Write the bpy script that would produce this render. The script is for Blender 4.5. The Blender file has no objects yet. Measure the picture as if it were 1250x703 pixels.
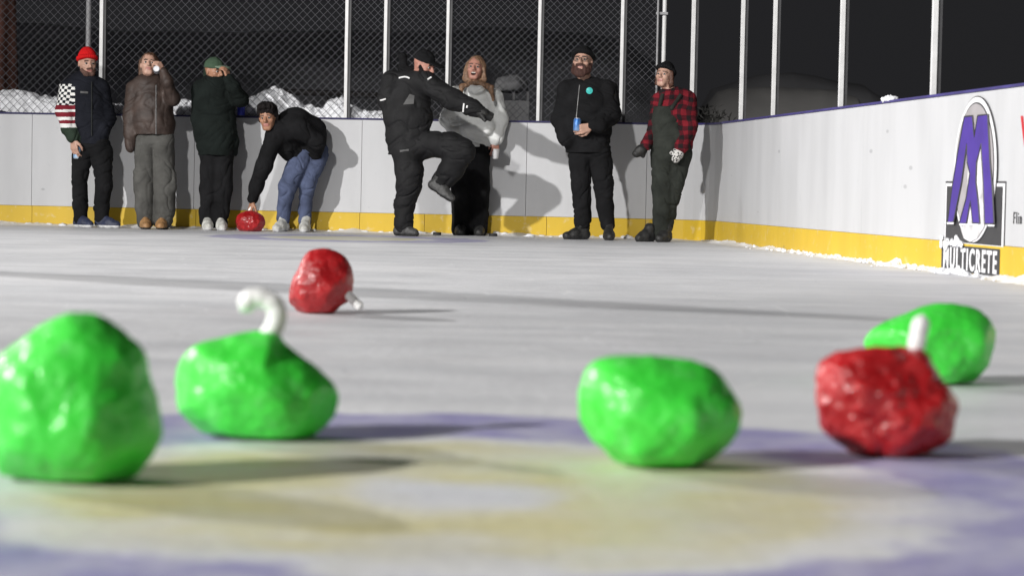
import bpy, bmesh, math, random
import numpy as np
from mathutils import Vector, Matrix, noise as mnoise

random.seed(7)
RNG = np.random.default_rng(11)
SC = bpy.context.scene
COL = SC.collection
R = math.radians

# ------------------------------------------------------------------ camera
CAM_H, FPX, CX, CY = 0.455, 2760.0, 625.0, 351.5
ROLL = math.atan(0.02)
PITCH = math.atan(123.5 / FPX)
_r = np.array([1.0, 0, 0]); _f = np.array([0, math.cos(PITCH), -math.sin(PITCH)]); _u = np.array([0, math.sin(PITCH), math.cos(PITCH)])
RV = _r * math.cos(ROLL) + _u * math.sin(ROLL)
UV = -_r * math.sin(ROLL) + _u * math.cos(ROLL)
FV = _f
CAMP = np.array([0, 0, CAM_H])

def ray(px, py):
    return FV + RV * (px - CX) / FPX - UV * (py - CY) / FPX
def at(px, py, d):
    """world point seen at this place of the photograph, d metres along the view axis"""
    return CAMP + ray(px, py) * d
def ground(px, py, z=0.0):
    r = ray(px, py)
    return CAMP + r * ((z - CAM_H) / r[2])
def on_floor(px, d):
    """floor point in photo column px whose view depth is d"""
    lo, hi = 150.0, 900.0
    for _ in range(50):
        m = (lo + hi) / 2
        if at(px, m, d)[2] > 0: lo = m
        else: hi = m
    return at(px, lo, d)

cam = bpy.data.cameras.new('camera'); camo = bpy.data.objects.new('camera', cam); COL.objects.link(camo)
cam.sensor_width = 36; cam.lens = FPX / 1250 * 36
cam.clip_end = 2000; cam.clip_start = 0.05
M = Matrix(((RV[0], UV[0], -FV[0], 0), (RV[1], UV[1], -FV[1], 0), (RV[2], UV[2], -FV[2], CAM_H), (0, 0, 0, 1)))
camo.matrix_world = M
cam.dof.use_dof = True; cam.dof.focus_distance = 20.0; cam.dof.aperture_fstop = 4.3
SC.camera = camo

# ------------------------------------------------------------------ materials
def new_mat(name):
    m = bpy.data.materials.new(name); m.use_nodes = True
    return m, m.node_tree.nodes, m.node_tree.links, m.node_tree.nodes['Principled BSDF']

def mat(name, col, rough=0.8, var=0.25, vscale=8.0, bump=0.0, bscale=60.0, metal=0.0, coat=0.0, spec=0.5, emit=None, detail=4.0, col2=None, sheen=0.0):
    m, n, l, b = new_mat(name)
    b.inputs['Roughness'].default_value = rough
    b.inputs['Metallic'].default_value = metal
    b.inputs['Specular IOR Level'].default_value = spec
    b.inputs['Coat Weight'].default_value = coat
    b.inputs['Coat Roughness'].default_value = 0.1
    if sheen:
        b.inputs['Sheen Weight'].default_value = sheen
    tc = n.new('ShaderNodeTexCoord')
    nz = n.new('ShaderNodeTexNoise'); nz.inputs['Scale'].default_value = vscale; nz.inputs['Detail'].default_value = detail
    l.new(tc.outputs['Object'], nz.inputs['Vector'])
    mx = n.new('ShaderNodeMix'); mx.data_type = 'RGBA'
    c1 = tuple(max(0, c * (1 - var)) for c in col); c2 = col2 or tuple(min(1, c * (1 + var)) for c in col)
    mx.inputs['A'].default_value = (*c1, 1); mx.inputs['B'].default_value = (*c2, 1)
    rp = n.new('ShaderNodeMapRange'); rp.inputs['From Min'].default_value = 0.3; rp.inputs['From Max'].default_value = 0.7
    l.new(nz.outputs['Fac'], rp.inputs['Value']); l.new(rp.outputs['Result'], mx.inputs['Factor'])
    l.new(mx.outputs['Result'], b.inputs['Base Color'])
    if bump:
        n2 = n.new('ShaderNodeTexNoise'); n2.inputs['Scale'].default_value = bscale; n2.inputs['Detail'].default_value = 5
        l.new(tc.outputs['Object'], n2.inputs['Vector'])
        bp = n.new('ShaderNodeBump'); bp.inputs['Strength'].default_value = bump; bp.inputs['Distance'].default_value = 0.01
        l.new(n2.outputs['Fac'], bp.inputs['Height']); l.new(bp.outputs['Normal'], b.inputs['Normal'])
    return m

def fabric(name, col, var=0.3, rough=0.95, bump=0.35, bscale=45, spec=0.12, sheen=0.0):
    return mat(name, col, rough, var, 6.0, bump, bscale, spec=spec, sheen=sheen)

MT = {}
MT['skin'] = mat('skin', (0.47, 0.28, 0.21), 0.5, 0.12, 30, 0.08, 200)
MT['skin_ruddy'] = mat('skin_ruddy', (0.43, 0.205, 0.155), 0.5, 0.14, 30, 0.08, 200)
MT['skin_tan'] = mat('skin_tan', (0.36, 0.18, 0.11), 0.5, 0.12, 30, 0.08, 200)
MT['lips'] = mat('lips', (0.36, 0.15, 0.125), 0.4, 0.1, 30)
MT['mouth_dark'] = mat('mouth_dark', (0.05, 0.012, 0.012), 0.5, 0.1, 30)
MT['teeth'] = mat('teeth', (0.75, 0.72, 0.65), 0.3, 0.05, 30)
MT['brow'] = mat('brow', (0.085, 0.05, 0.038), 0.8, 0.2, 60)
MT['eye_white'] = mat('eye_white', (0.34, 0.31, 0.29), 0.3, 0.03, 10)
MT['eye_dark'] = mat('eye_dark', (0.015, 0.012, 0.01), 0.15, 0.03, 10)
MT['hair_brown'] = mat('hair_brown', (0.10, 0.05, 0.028), 0.5, 0.5, 60, 0.5, 150)
MT['hair_blond'] = mat('hair_blond', (0.20, 0.115, 0.068), 0.5, 0.45, 60, 0.5, 150)
MT['hair_black'] = mat('hair_black', (0.012, 0.010, 0.010), 0.85, 0.4, 60, 0.6, 120, spec=.12)
MT['hair_auburn'] = mat('hair_auburn', (0.085, 0.036, 0.022), 0.5, 0.4, 60, 0.5, 150)
MT['beard_red'] = mat('beard_red', (0.055, 0.020, 0.014), 0.7, 0.5, 90, 0.8, 160)
MT['beard_brown'] = mat('beard_brown', (0.11, 0.055, 0.04), 0.7, 0.4, 90, 0.8, 160)
MT['black_cloth'] = fabric('black_cloth', (0.011, 0.011, 0.012))
MT['black_shell'] = fabric('black_shell', (0.012, 0.012, 0.013), rough=0.75, spec=0.25)
MT['charcoal_cloth'] = fabric('charcoal_cloth', (0.030, 0.032, 0.031))
MT['navy_black'] = fabric('navy_black', (0.012, 0.013, 0.018))
MT['black_green'] = fabric('black_green', (0.009, 0.012, 0.011))
MT['red_knit'] = fabric('red_knit', (0.58, 0.012, 0.014), var=0.2, bump=0.6, bscale=90)
MT['white_cloth'] = fabric('white_cloth', (0.72, 0.72, 0.70), var=0.08)
MT['maroon_cloth'] = fabric('maroon_cloth', (0.16, 0.016, 0.025))
MT['dark_green_cloth'] = fabric('dark_green_cloth', (0.028, 0.042, 0.030))
MT['leather'] = mat('leather', (0.042, 0.028, 0.023), 0.58, 0.45, 7, 0.35, 40, spec=0.35)
MT['grey_cargo'] = fabric('grey_cargo', (0.080, 0.079, 0.074), var=0.35)
MT['denim'] = fabric('denim', (0.080, 0.098, 0.165), var=0.4, bump=0.3, bscale=70)
MT['grey_hoodie'] = fabric('grey_hoodie', (0.66, 0.67, 0.66), var=0.08, bump=0.4, bscale=70)
MT['overalls'] = fabric('overalls', (0.028, 0.031, 0.027), var=0.35)
MT['green_cap'] = fabric('green_cap', (0.055, 0.09, 0.058), var=0.3)
MT['lit_green'] = fabric('lit_green', (0.16, 0.22, 0.16), var=0.2)  # lighter copy of the cap green: light on the brim put into colour
MT['reflective'] = mat('reflective', (0.85, 0.85, 0.85), 0.3, 0.03, 20, spec=0.8)
MT['grey_patch'] = fabric('grey_patch', (0.12, 0.12, 0.12), var=0.3)
MT['teal'] = mat('teal', (0.06, 0.50, 0.46), 0.4, 0.05, 20)
MT['zip_metal'] = mat('zip_metal', (0.55, 0.55, 0.55), 0.35, 0.1, 60, metal=0.6)
MT['zip_dull'] = mat('zip_dull', (0.20, 0.20, 0.20), 0.45, 0.1, 60, metal=0.3)
MT['boot_black'] = mat('boot_black', (0.018, 0.018, 0.018), 0.55, 0.4, 20, 0.3, 60)
MT['boot_grey'] = mat('boot_grey', (0.05, 0.05, 0.05), 0.6, 0.5, 20, 0.3, 60)
MT['boot_tan'] = mat('boot_tan', (0.33, 0.18, 0.075), 0.6, 0.25, 20, 0.3, 60)
MT['navy_shoe'] = mat('navy_shoe', (0.022, 0.028, 0.06), 0.6, 0.3, 20, 0.3, 60)
MT['sole_white'] = mat('sole_white', (0.62, 0.62, 0.62), 0.6, 0.15, 20)
MT['sneaker_grey'] = mat('sneaker_grey', (0.50, 0.50, 0.47), 0.6, 0.25, 25, 0.3, 60)
MT['glove_black'] = mat('glove_black', (0.014, 0.014, 0.014), 0.6, 0.3, 20, 0.3, 60)
MT['glass_lens'] = mat('glass_lens', (0.35, 0.36, 0.38), 0.08, 0.05, 10, spec=0.9)
MT['frame_black'] = mat('frame_black', (0.02, 0.015, 0.015), 0.3, 0.1, 10)

# plaid
def plaid_mat():
    m, n, l, b = new_mat('red_black_plaid')
    b.inputs['Roughness'].default_value = 0.95; b.inputs['Specular IOR Level'].default_value = 0.2
    tc = n.new('ShaderNodeTexCoord'); sp = n.new('ShaderNodeSeparateXYZ')
    nz = n.new('ShaderNodeTexNoise'); nz.inputs['Scale'].default_value = 5
    l.new(tc.outputs['Object'], nz.inputs['Vector'])
    mxv = n.new('ShaderNodeMix'); mxv.data_type = 'VECTOR'; mxv.inputs['Factor'].default_value = 0.08
    l.new(tc.outputs['Object'], mxv.inputs['A']); l.new(nz.outputs['Color'], mxv.inputs['B'])
    l.new(mxv.outputs['Result'], sp.inputs[0])
    def band(axis):
        a = n.new('ShaderNodeMath'); a.operation = 'MULTIPLY'; a.inputs[1].default_value = 1 / 0.078
        l.new(sp.outputs[axis], a.inputs[0])
        f = n.new('ShaderNodeMath'); f.operation = 'FRACT'; l.new(a.outputs[0], f.inputs[0])
        g = n.new('ShaderNodeMath'); g.operation = 'GREATER_THAN'; g.inputs[1].default_value = 0.5; l.new(f.outputs[0], g.inputs[0])
        return g
    x, z = band('X'), band('Z')
    add = n.new('ShaderNodeMath'); add.operation = 'ADD'; l.new(x.outputs[0], add.inputs[0]); l.new(z.outputs[0], add.inputs[1])
    half = n.new('ShaderNodeMath'); half.operation = 'MULTIPLY'; half.inputs[1].default_value = 0.5; l.new(add.outputs[0], half.inputs[0])
    cr = n.new('ShaderNodeValToRGB'); cr.color_ramp.interpolation = 'CONSTANT'
    e = cr.color_ramp.elements; e[0].position = 0; e[0].color = (0.016, 0.011, 0.012, 1); e[1].position = 0.4; e[1].color = (0.070, 0.008, 0.013, 1)
    k = e.new(0.8); k.color = (0.175, 0.012, 0.020, 1)
    l.new(half.outputs[0], cr.inputs[0]); l.new(cr.outputs[0], b.inputs['Base Color'])
    return m
MT['plaid'] = plaid_mat()

def mitten_mat():
    m, n, l, b = new_mat('patterned_knit')
    b.inputs['Roughness'].default_value = 0.95
    tc = n.new('ShaderNodeTexCoord')
    v = n.new('ShaderNodeTexVoronoi'); v.inputs['Scale'].default_value = 55
    l.new(tc.outputs['Object'], v.inputs['Vector'])
    cr = n.new('ShaderNodeValToRGB'); cr.color_ramp.interpolation = 'CONSTANT'
    e = cr.color_ramp.elements; e[0].color = (0.03, 0.03, 0.03, 1); e[1].position = 0.42; e[1].color = (0.55, 0.54, 0.52, 1)
    l.new(v.outputs['Distance'], cr.inputs[0]); l.new(cr.outputs[0], b.inputs['Base Color'])
    return m
MT['mitten'] = mitten_mat()

# ------------------------------------------------------------------ object helpers
def tag(o, label=None, cat=None, group=None, kind=None):
    if label: o['label'] = label
    if cat: o['category'] = cat
    if group: o['group'] = group
    if kind: o['kind'] = kind
    return o
def empty(name, loc, label, cat, group=None):
    o = bpy.data.objects.new(name, None); COL.objects.link(o); o.location = tuple(loc); o.empty_display_size = 0.1
    return tag(o, label, cat, group)
def link(name, me, parent=None):
    o = bpy.data.objects.new(name, me); COL.objects.link(o)
    if parent is not None: o.parent = parent
    return o
def np_mesh(name, V, Fq, mats, midx=None, smooth=True):
    me = bpy.data.meshes.new(name)
    V = np.asarray(V, np.float32)
    if isinstance(Fq, np.ndarray) and Fq.ndim == 2:
        k = Fq.shape[1]
        me.vertices.add(len(V)); me.vertices.foreach_set('co', V.ravel())
        me.loops.add(Fq.size); me.loops.foreach_set('vertex_index', Fq.ravel().astype(np.int32))
        me.polygons.add(len(Fq)); me.polygons.foreach_set('loop_start', (np.arange(len(Fq)) * k).astype(np.int32))
    else:
        me.from_pydata([tuple(map(float, v)) for v in V], [], [tuple(int(i) for i in f) for f in Fq])
    for m in (mats if isinstance(mats, (list, tuple)) else [mats]): me.materials.append(m)
    if midx is not None: me.polygons.foreach_set('material_index', np.asarray(midx, np.int32))
    me.polygons.foreach_set('use_smooth', np.full(len(me.polygons), smooth))
    me.update(); me.validate()
    return me

class MB:
    """collects simple shapes into one mesh"""
    def __init__(s): s.v, s.f = [], []
    def add(s, V, F):
        o = len(s.v); s.v += [tuple(map(float, p)) for p in V]; s.f += [tuple(i + o for i in f) for f in F]; return s
    def box(s, c, h, ax=None):
        c = np.array(c, float); A = np.eye(3) if ax is None else np.array(ax, float)
        V = [c + sx * h[0] * A[0] + sy * h[1] * A[1] + sz * h[2] * A[2] for sx in (-1, 1) for sy in (-1, 1) for sz in (-1, 1)]
        return s.add(V, [(0, 1, 3, 2), (4, 6, 7, 5), (0, 4, 5, 1), (2, 3, 7, 6), (0, 2, 6, 4), (1, 5, 7, 3)])
    def tube(s, P, rad, n=10, cap=True):
        P = [np.array(p, float) for p in P]
        if not hasattr(rad, '__len__'): rad = [rad] * len(P)
        rings = []; prev = None
        for i, p in enumerate(P):
            t = (P[min(i + 1, len(P) - 1)] - P[max(i - 1, 0)]); t /= np.linalg.norm(t) + 1e-9
            a = prev if prev is not None else (np.array([0, 0, 1.]) if abs(t[2]) < .9 else np.array([1., 0, 0]))
            a = a - t * (a @ t); a /= np.linalg.norm(a); prev = a; b = np.cross(t, a)
            rings.append([p + rad[i] * (math.cos(2 * math.pi * k / n) * a + math.sin(2 * math.pi * k / n) * b) for k in range(n)])
        V = [q for r_ in rings for q in r_]; F = []
        for i in range(len(P) - 1):
            for k in range(n):
                F.append((i * n + k, i * n + (k + 1) % n, (i + 1) * n + (k + 1) % n, (i + 1) * n + k))
        if cap: F.append(tuple(range(n - 1, -1, -1))); F.append(tuple((len(P) - 1) * n + k for k in range(n)))
        return s.add(V, F)
    def lathe(s, c, ax, prof, n=28):
        """prof: list of (distance along axis, radius)"""
        c = np.array(c, float); t = np.array(ax, float); t /= np.linalg.norm(t)
        a = np.array([0, 0, 1.]) if abs(t[2]) < .9 else np.array([1., 0, 0]); a = a - t * (a @ t); a /= np.linalg.norm(a); b = np.cross(t, a)
        V = []; F = []
        for (h, r_) in prof:
            V += [c + t * h + r_ * (math.cos(2 * math.pi * k / n) * a + math.sin(2 * math.pi * k / n) * b) for k in range(n)]
        for i in range(len(prof) - 1):
            for k in range(n):
                F.append((i * n + k, i * n + (k + 1) % n, (i + 1) * n + (k + 1) % n, (i + 1) * n + k))
        F.append(tuple(range(n - 1, -1, -1))); F.append(tuple((len(prof) - 1) * n + k for k in range(n)))
        return s.add(V, F)
    def build(s, name, m, parent=None, smooth=False, base=None, bevel=0):
        V = np.array(s.v)
        if base is not None: V = V - np.array(base)
        me = np_mesh(name, V, s.f, m, smooth=smooth)
        if bevel:
            bm = bmesh.new(); bm.from_mesh(me)
            bmesh.ops.bevel(bm, geom=[e for e in bm.edges if len(e.link_faces) == 2 and e.calc_face_angle(0) > 0.6], offset=bevel, segments=2, affect='EDGES', profile=0.6)
            bm.to_mesh(me); bm.free()
        if smooth:
            try: me.set_sharp_from_angle(angle=R(40))
            except Exception: pass
        return link(name, me, parent)

# value noise ---------------------------------------------------------------
_TAB = RNG.random((32, 32, 32)).astype(np.float32)
def vnoise(P, scale=1.0, seed=0.0):
    Q = np.asarray(P, np.float64) * np.asarray(scale) + seed * 7.13
    I = np.floor(Q).astype(np.int64); f = Q - I; f = f * f * (3 - 2 * f); I &= 31; J = (I + 1) & 31
    x0, y0, z0 = I.T; x1, y1, z1 = J.T; fx, fy, fz = f.T
    c00 = _TAB[x0, y0, z0] * (1 - fx) + _TAB[x1, y0, z0] * fx; c10 = _TAB[x0, y1, z0] * (1 - fx) + _TAB[x1, y1, z0] * fx
    c01 = _TAB[x0, y0, z1] * (1 - fx) + _TAB[x1, y0, z1] * fx; c11 = _TAB[x0, y1, z1] * (1 - fx) + _TAB[x1, y1, z1] * fx
    return ((c00 * (1 - fy) + c10 * fy) * (1 - fz) + (c01 * (1 - fy) + c11 * fy) * fz) * 2 - 1
def fbm(P, scale, oct=3, seed=0):
    s = 0; a = 1.0; k = np.asarray(scale, float)
    for i in range(oct): s = s + a * vnoise(P, k, seed + i * 3.7); a *= 0.5; k = k * 2.03
    return s

# ------------------------------------------------------------------ implicit surfaces (one continuous skin per body or garment)
class Cap:
    def __init__(s, a, b, ra, rb, ax=None, e=1.0):
        s.a, s.b, s.ra, s.rb, s.ax, s.e = np.array(a, float), np.array(b, float), ra, rb, ax, e
    def bounds(s):
        r = max(s.ra, s.rb) * max(1, s.e); return np.minimum(s.a, s.b) - r, np.maximum(s.a, s.b) + r
    def dist(s, X, Y, Z):
        ab = s.b - s.a; L = ab @ ab + 1e-12
        px, py, pz = X - s.a[0], Y - s.a[1], Z - s.a[2]
        t = np.clip((px * ab[0] + py * ab[1] + pz * ab[2]) / L, 0, 1)
        qx, qy, qz = px - t * ab[0], py - t * ab[1], pz - t * ab[2]
        if s.ax is not None:
            w = (qx * s.ax[0] + qy * s.ax[1] + qz * s.ax[2]) * (1 / s.e - 1)
            qx, qy, qz = qx + w * s.ax[0], qy + w * s.ax[1], qz + w * s.ax[2]
        return np.sqrt(qx * qx + qy * qy + qz * qz) - (s.ra + t * (s.rb - s.ra))
class Ell:
    def __init__(s, c, rad, fr=np.eye(3)):
        s.c, s.rad, s.fr = np.array(c, float), np.array(rad, float), np.array(fr)
    def bounds(s):
        r = np.sqrt(((s.fr * s.rad[:, None]) ** 2).sum(0)); return s.c - r, s.c + r
    def dist(s, X, Y, Z):
        p = (X - s.c[0], Y - s.c[1], Z - s.c[2]); q = 0; g = 0
        for i in range(3):
            w = p[0] * s.fr[i][0] + p[1] * s.fr[i][1] + p[2] * s.fr[i][2]
            q = q + (w / s.rad[i]) ** 2; g = g + (w / s.rad[i] ** 2) ** 2
        k0 = np.sqrt(q); k1 = np.sqrt(g) + 1e-9
        return k0 * (k0 - 1.0) / k1
def chain(pts, ax=None, e=1.0):
    return [Cap(pts[i][0], pts[i + 1][0], pts[i][1], pts[i + 1][1], ax, e) for i in range(len(pts) - 1)]

class Field:
    def __init__(s, prims, h, pad=0.05):
        lo = np.min([p.bounds()[0] for p in prims], 0) - pad; hi = np.max([p.bounds()[1] for p in prims], 0) + pad
        s.h = h; s.lo = lo; n = np.ceil((hi - lo) / h).astype(int) + 1
        s.n = n; s.F = np.full(n, 0.5, np.float32)
        s.ax = [(lo[i] + h * np.arange(n[i])).astype(np.float32) for i in range(3)]
    def _sub(s, p, m):
        lo, hi = p.bounds(); i0 = np.clip(((lo - m - s.lo) / s.h).astype(int), 0, s.n - 1); i1 = np.clip(((hi + m - s.lo) / s.h).astype(int) + 2, 1, s.n)
        sl = tuple(slice(a, b) for a, b in zip(i0, i1))
        return sl, s.ax[0][sl[0]][:, None, None], s.ax[1][sl[1]][None, :, None], s.ax[2][sl[2]][None, None, :]
    def union(s, prims, k=0.02):
        for p in prims:
            sl, X, Y, Z = s._sub(p, 0.03 + k); d = p.dist(X, Y, Z).astype(np.float32); a = s.F[sl]
            if k > 0:
                hh = np.maximum(k - np.abs(a - d), 0) / k; s.F[sl] = np.minimum(a, d) - hh * hh * k * 0.25
            else: s.F[sl] = np.minimum(a, d)
        return s
    def cut(s, prims, k=0.006):
        for p in prims:
            sl, X, Y, Z = s._sub(p, 0.02); d = -p.dist(X, Y, Z).astype(np.float32); a = s.F[sl]
            hh = np.maximum(k - np.abs(a - d), 0) / k; s.F[sl] = np.maximum(a, d) + hh * hh * k * 0.25
        return s
    def plane(s, pt, nrm):
        """keep the side the normal points away from"""
        nrm = np.array(nrm, float); nrm /= np.linalg.norm(nrm)
        d = ((s.ax[0] - pt[0]) * nrm[0])[:, None, None] + ((s.ax[1] - pt[1]) * nrm[1])[None, :, None] + ((s.ax[2] - pt[2]) * nrm[2])[None, None, :]
        s.F = np.maximum(s.F, d.astype(np.float32)); return s
    def mesh(s):
        F = s.F; F[0] = F[-1] = 0.5; F[:, 0] = F[:, -1] = 0.5; F[:, :, 0] = F[:, :, -1] = 0.5
        ins = F < 0; n = np.array(F.shape) - 1
        cnt = np.zeros(n, np.int8)
        C = [(i, j, k) for i in (0, 1) for j in (0, 1) for k in (0, 1)]
        for (i, j, k) in C: cnt += ins[i:i + n[0], j:j + n[1], k:k + n[2]]
        act = (cnt > 0) & (cnt < 8); I = np.argwhere(act)
        idx = np.full(n, -1, np.int64); idx[act] = np.arange(len(I))
        val = {c: F[I[:, 0] + c[0], I[:, 1] + c[1], I[:, 2] + c[2]] for c in C}
        S = np.zeros((len(I), 3)); K = np.zeros(len(I))
        for a in C:
            for d in range(3):
                if a[d] == 0:
                    b = list(a); b[d] = 1; b = tuple(b); va, vb = val[a], val[b]; m = (va < 0) != (vb < 0)
                    t = np.where(m, va / np.where(m, va - vb, 1), 0)
                    P = np.tile(np.array(a, float), (len(I), 1)); P[:, d] += t
                    S += P * m[:, None]; K += m
        V = (I + S / K[:, None]) * s.h + s.lo
        Q = []
        for d in range(3):
            o = [1, 2] if d == 0 else ([2, 0] if d == 1 else [0, 1])
            sa = [slice(None)] * 3; sb = [slice(None)] * 3; sa[d] = slice(0, -1); sb[d] = slice(1, None)
            A, B = ins[tuple(sa)], ins[tuple(sb)]; E = np.argwhere(A != B)
            if not len(E): continue
            fl = A[E[:, 0], E[:, 1], E[:, 2]]
            def cell(u, v):
                G = E.copy(); G[:, o[0]] -= u; G[:, o[1]] -= v; return idx[G[:, 0], G[:, 1], G[:, 2]]
            q = np.stack([cell(1, 1), cell(0, 1), cell(0, 0), cell(1, 0)], 1)
            q[~fl] = q[~fl][:, ::-1]; Q.append(q)
        return V, np.concatenate(Q)
def vnormals(V, Q):
    n = np.cross(V[Q[:, 2]] - V[Q[:, 0]], V[Q[:, 3]] - V[Q[:, 1]]); N = np.zeros_like(V)
    for i in range(4):
        for c in range(3): N[:, c] += np.bincount(Q[:, i], n[:, c], len(V))
    return N / (np.linalg.norm(N, axis=1)[:, None] + 1e-12)
def wrinkle(V, N, amp, seed, vert=1.0):
    """cloth creases: ridged noise stretched sideways plus slow swelling"""
    w = fbm(V, np.array([4, 4, 7 * vert]), 2, seed)
    P = V + 0.07 * np.stack([w, -w, w], 1); P[:, 2] += .6 * (P[:, 0] - P[:, 0].mean()) * np.sin(V[:, 2] * 5 + seed)
    r = np.clip(1 - np.abs(fbm(P, np.array([5.0, 5.0, 8.5 * vert]), 2, seed + 5)) * 2.6, 0, 1) ** 1.5
    r2 = np.clip(1 - np.abs(fbm(P, np.array([10.0, 10.0, 12 * vert]), 1, seed + 9)) * 3.0, 0, 1) ** 1.5
    return V + N * (amp * (-1.05 * r - .5 * r2 + 0.45 * w + .1))[:, None]

def frame(yaw, pitch=0, roll=0):
    """rows: own right-hand side in the picture, forward (face), up.  yaw 0 looks at the camera"""
    y, p = R(yaw), R(pitch)
    f = np.array([math.sin(y) * math.cos(p), -math.cos(y) * math.cos(p), math.sin(p)])
    u = np.array([-math.sin(y) * math.sin(p), math.cos(y) * math.sin(p), math.cos(p)])
    r_ = np.cross(f, u); c, s_ = math.cos(R(roll)), math.sin(R(roll))
    return np.array([r_ * c + u * s_, f, -r_ * s_ + u * c])

class Person:
    def __init__(s, d, foot_px, label):
        s.d = d; s.s = d / FPX
        s.base = on_floor(foot_px, d)
        s.o = empty('person', s.base, label, 'person')
        s.skin = []; s.soft = []
    def J(s, q):
        return at(q[0], q[1], s.d + (q[2] if len(q) > 2 else 0))
    def ch(s, pts, ax=None, e=1.0):
        return chain([(s.J(p), p[3] * s.s / (e if ax is not None else 1)) for p in pts], ax, e)
    def put(s, name, field, mats, disp=None, region=None, smooth=True, label=None):
        V, Q = field.mesh()
        N = vnormals(V, Q)
        if disp: V = disp(V, N)
        mats = [MT[m] if isinstance(m, str) else m for m in (mats if isinstance(mats, (list, tuple)) else [mats])]
        mi = region(V[Q].mean(1)) if region else None
        o = link(name, np_mesh(name, V - s.base, Q, mats, mi, smooth), s.o)
        if label: o['label'] = label
        return o
    # -- head
    def head(s, c, yaw, pitch=0, roll=0, k=1.0, mouth=0.0, eyes='eye_dark'):
        s.hf = frame(yaw, pitch, roll); s.hc = s.J(c); s.hk = k
        H = s.H; E = lambda p, r_: Ell(H(p), np.array(r_) * k, s.hf); C = lambda a, b, ra, rb: Cap(H(a), H(b), ra * k, rb * k)
        s.head_pr = [E((0, -.012, .032), (.074, .094, .088)), E((0, .026, -.035), (.060, .066, .078)), C((-.018, .068, -.092), (.018, .068, -.092), .020, .020)]
        s.head_fine = [C((0, .090, .012), (0, .112, -.022), .008, .013), C((-.010, .100, -.028), (.010, .100, -.028), .010, .010),
                       C((-.042, .074, .024), (.042, .074, .024), .013, .013),
                       E((-.040, .058, -.022), (.024, .024, .022)), E((.040, .058, -.022), (.024, .024, .022)),
                       C((-.018, .087, -.052), (.018, .087, -.052), .008, .008), C((-.015, .085, -.064), (.015, .085, -.064), .008, .008),
                       E((-.076, -.008, -.004), (.009, .018, .030)), E((.076, -.008, -.004), (.009, .018, .030))]
        s.head_cut = [E((-.031, .094, .004), (.017, .014, .0085)), E((.031, .094, .004), (.017, .014, .0085))]
        if mouth: s.head_cut.append(E((0, .090, -.062), (.024 , .026, .017 * mouth)))
        s.mouth = mouth
        m = MB()
        return s
    def H(s, p): return s.hc + s.hk * (s.hf[0] * p[0] + s.hf[1] * p[1] + s.hf[2] * p[2])
    def L(s, V): return (V - s.hc) @ s.hf.T / s.hk
    def face_bits(s):
        for sx in (-1, 1):
            m = MB(); c = s.H((sx * .031, .0765, .004)); f = s.hf[1]
            m.lathe(c - f * .012 * s.hk, f, [(a, max(1e-4, math.sqrt(max(0, .0118 ** 2 - (a - .012) ** 2))) * s.hk) for a in np.linspace(.0004, .0205, 9)], 14)
            eye = m.build('eye', MT['eye_white'], s.o, True, s.base)
            m = MB(); m.lathe(s.H((sx * .031, .0842, .004)), f, [(0, .0078 * s.hk), (.0030, .0072 * s.hk), (.0046, .003 * s.hk)], 12)
            ir = m.build('iris', MT['eye_dark'], eye, True, s.base)
        if s.mouth:
            m = MB(); m.tube([s.H((x, .088 - 9 * x * x, -.054)) for x in np.linspace(-.017, .017, 7)], .0045 * s.hk, 8)
            m.build('teeth', MT['teeth'], s.o, True, s.base)
    # -- hand: f finger direction, n where the palm faces, side towards the thumb
    def hand(s, w, f, n, thumb=1, curl=(35, 40, 30), k=1.0):
        f = np.array(f, float); f /= np.linalg.norm(f); n = np.array(n, float); n = n - f * (n @ f); n /= np.linalg.norm(n); sd = np.cross(f, n) * thumb
        P = lambda a, b, c: w + k * (f * a + sd * b + n * c)
        pr = []
        for i, (off, ln, rr) in enumerate(((.030, .92, .0092), (.010, 1.0, .0095), (-.010, .95, .0092), (-.029, .75, .0082))):
            kn = P(.088 - .004 * abs(i - 1), off, 0); pr.append(Cap(P(.012, off * .6, 0), kn, .0145 * k, .0125 * k))
            p = kn; a = 0
            for j, sl in enumerate((.044, .028, .021)):
                a += R(curl[j]); q = p + k * ln * sl * (f * math.cos(a) + n * math.sin(a) + sd * off * .8)
                pr.append(Cap(p, q, rr * k * (1 - .08 * j), rr * k * (.92 - .08 * j))); p = q
        t0 = P(.026, .026, .004); t1 = P(.055, .052, .016); t2 = P(.085, .058, .034); t3 = P(.104, .050, .046)
        pr += [Cap(t0, t1, .015 * k, .0125 * k), Cap(t1, t2, .0115 * k, .0102 * k), Cap(t2, t3, .0100 * k, .0085 * k)]
        s.soft += pr; return P
    def body(s, limbs, torso, mat_='skin', extra_mats=None, neck_to=None, brow=True):
        """head, neck, trunk, limbs and hands as one surface"""
        pr = s.head_pr + limbs + torso + s.soft
        F = Field(pr, 0.0055)
        nk = [Cap(s.H((0, -.022, -.05)), neck_to, .054 * s.hk, .062)] if neck_to is not None else []
        F.union(torso + nk, .05); F.union(limbs, .03); F.union(s.head_pr, .03); F.union(s.head_fine, .010); F.cut(s.head_cut, .006); F.union(s.soft, .006)
        def reg(c):
            q = s.L(c); i = np.zeros(len(c), int)
            d = (np.abs(q[:, 0]) < .027) & (q[:, 1] > .070) & (q[:, 2] < -.047) & (q[:, 2] > -.071); i[d] = 1
            if s.mouth:
                d = ((q[:, 0] / .023) ** 2 + ((q[:, 2] + .062) / (.017 * s.mouth)) ** 2 < 1) & (q[:, 1] > .06); i[d] = 2
            if brow:
                d = (np.abs(np.abs(q[:, 0]) - .031) < .020) & (np.abs(q[:, 2] - .027 + .12 * (np.abs(q[:, 0]) - .031)) < .0055) & (q[:, 1] > .06); i[d] = 3
            return i
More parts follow.
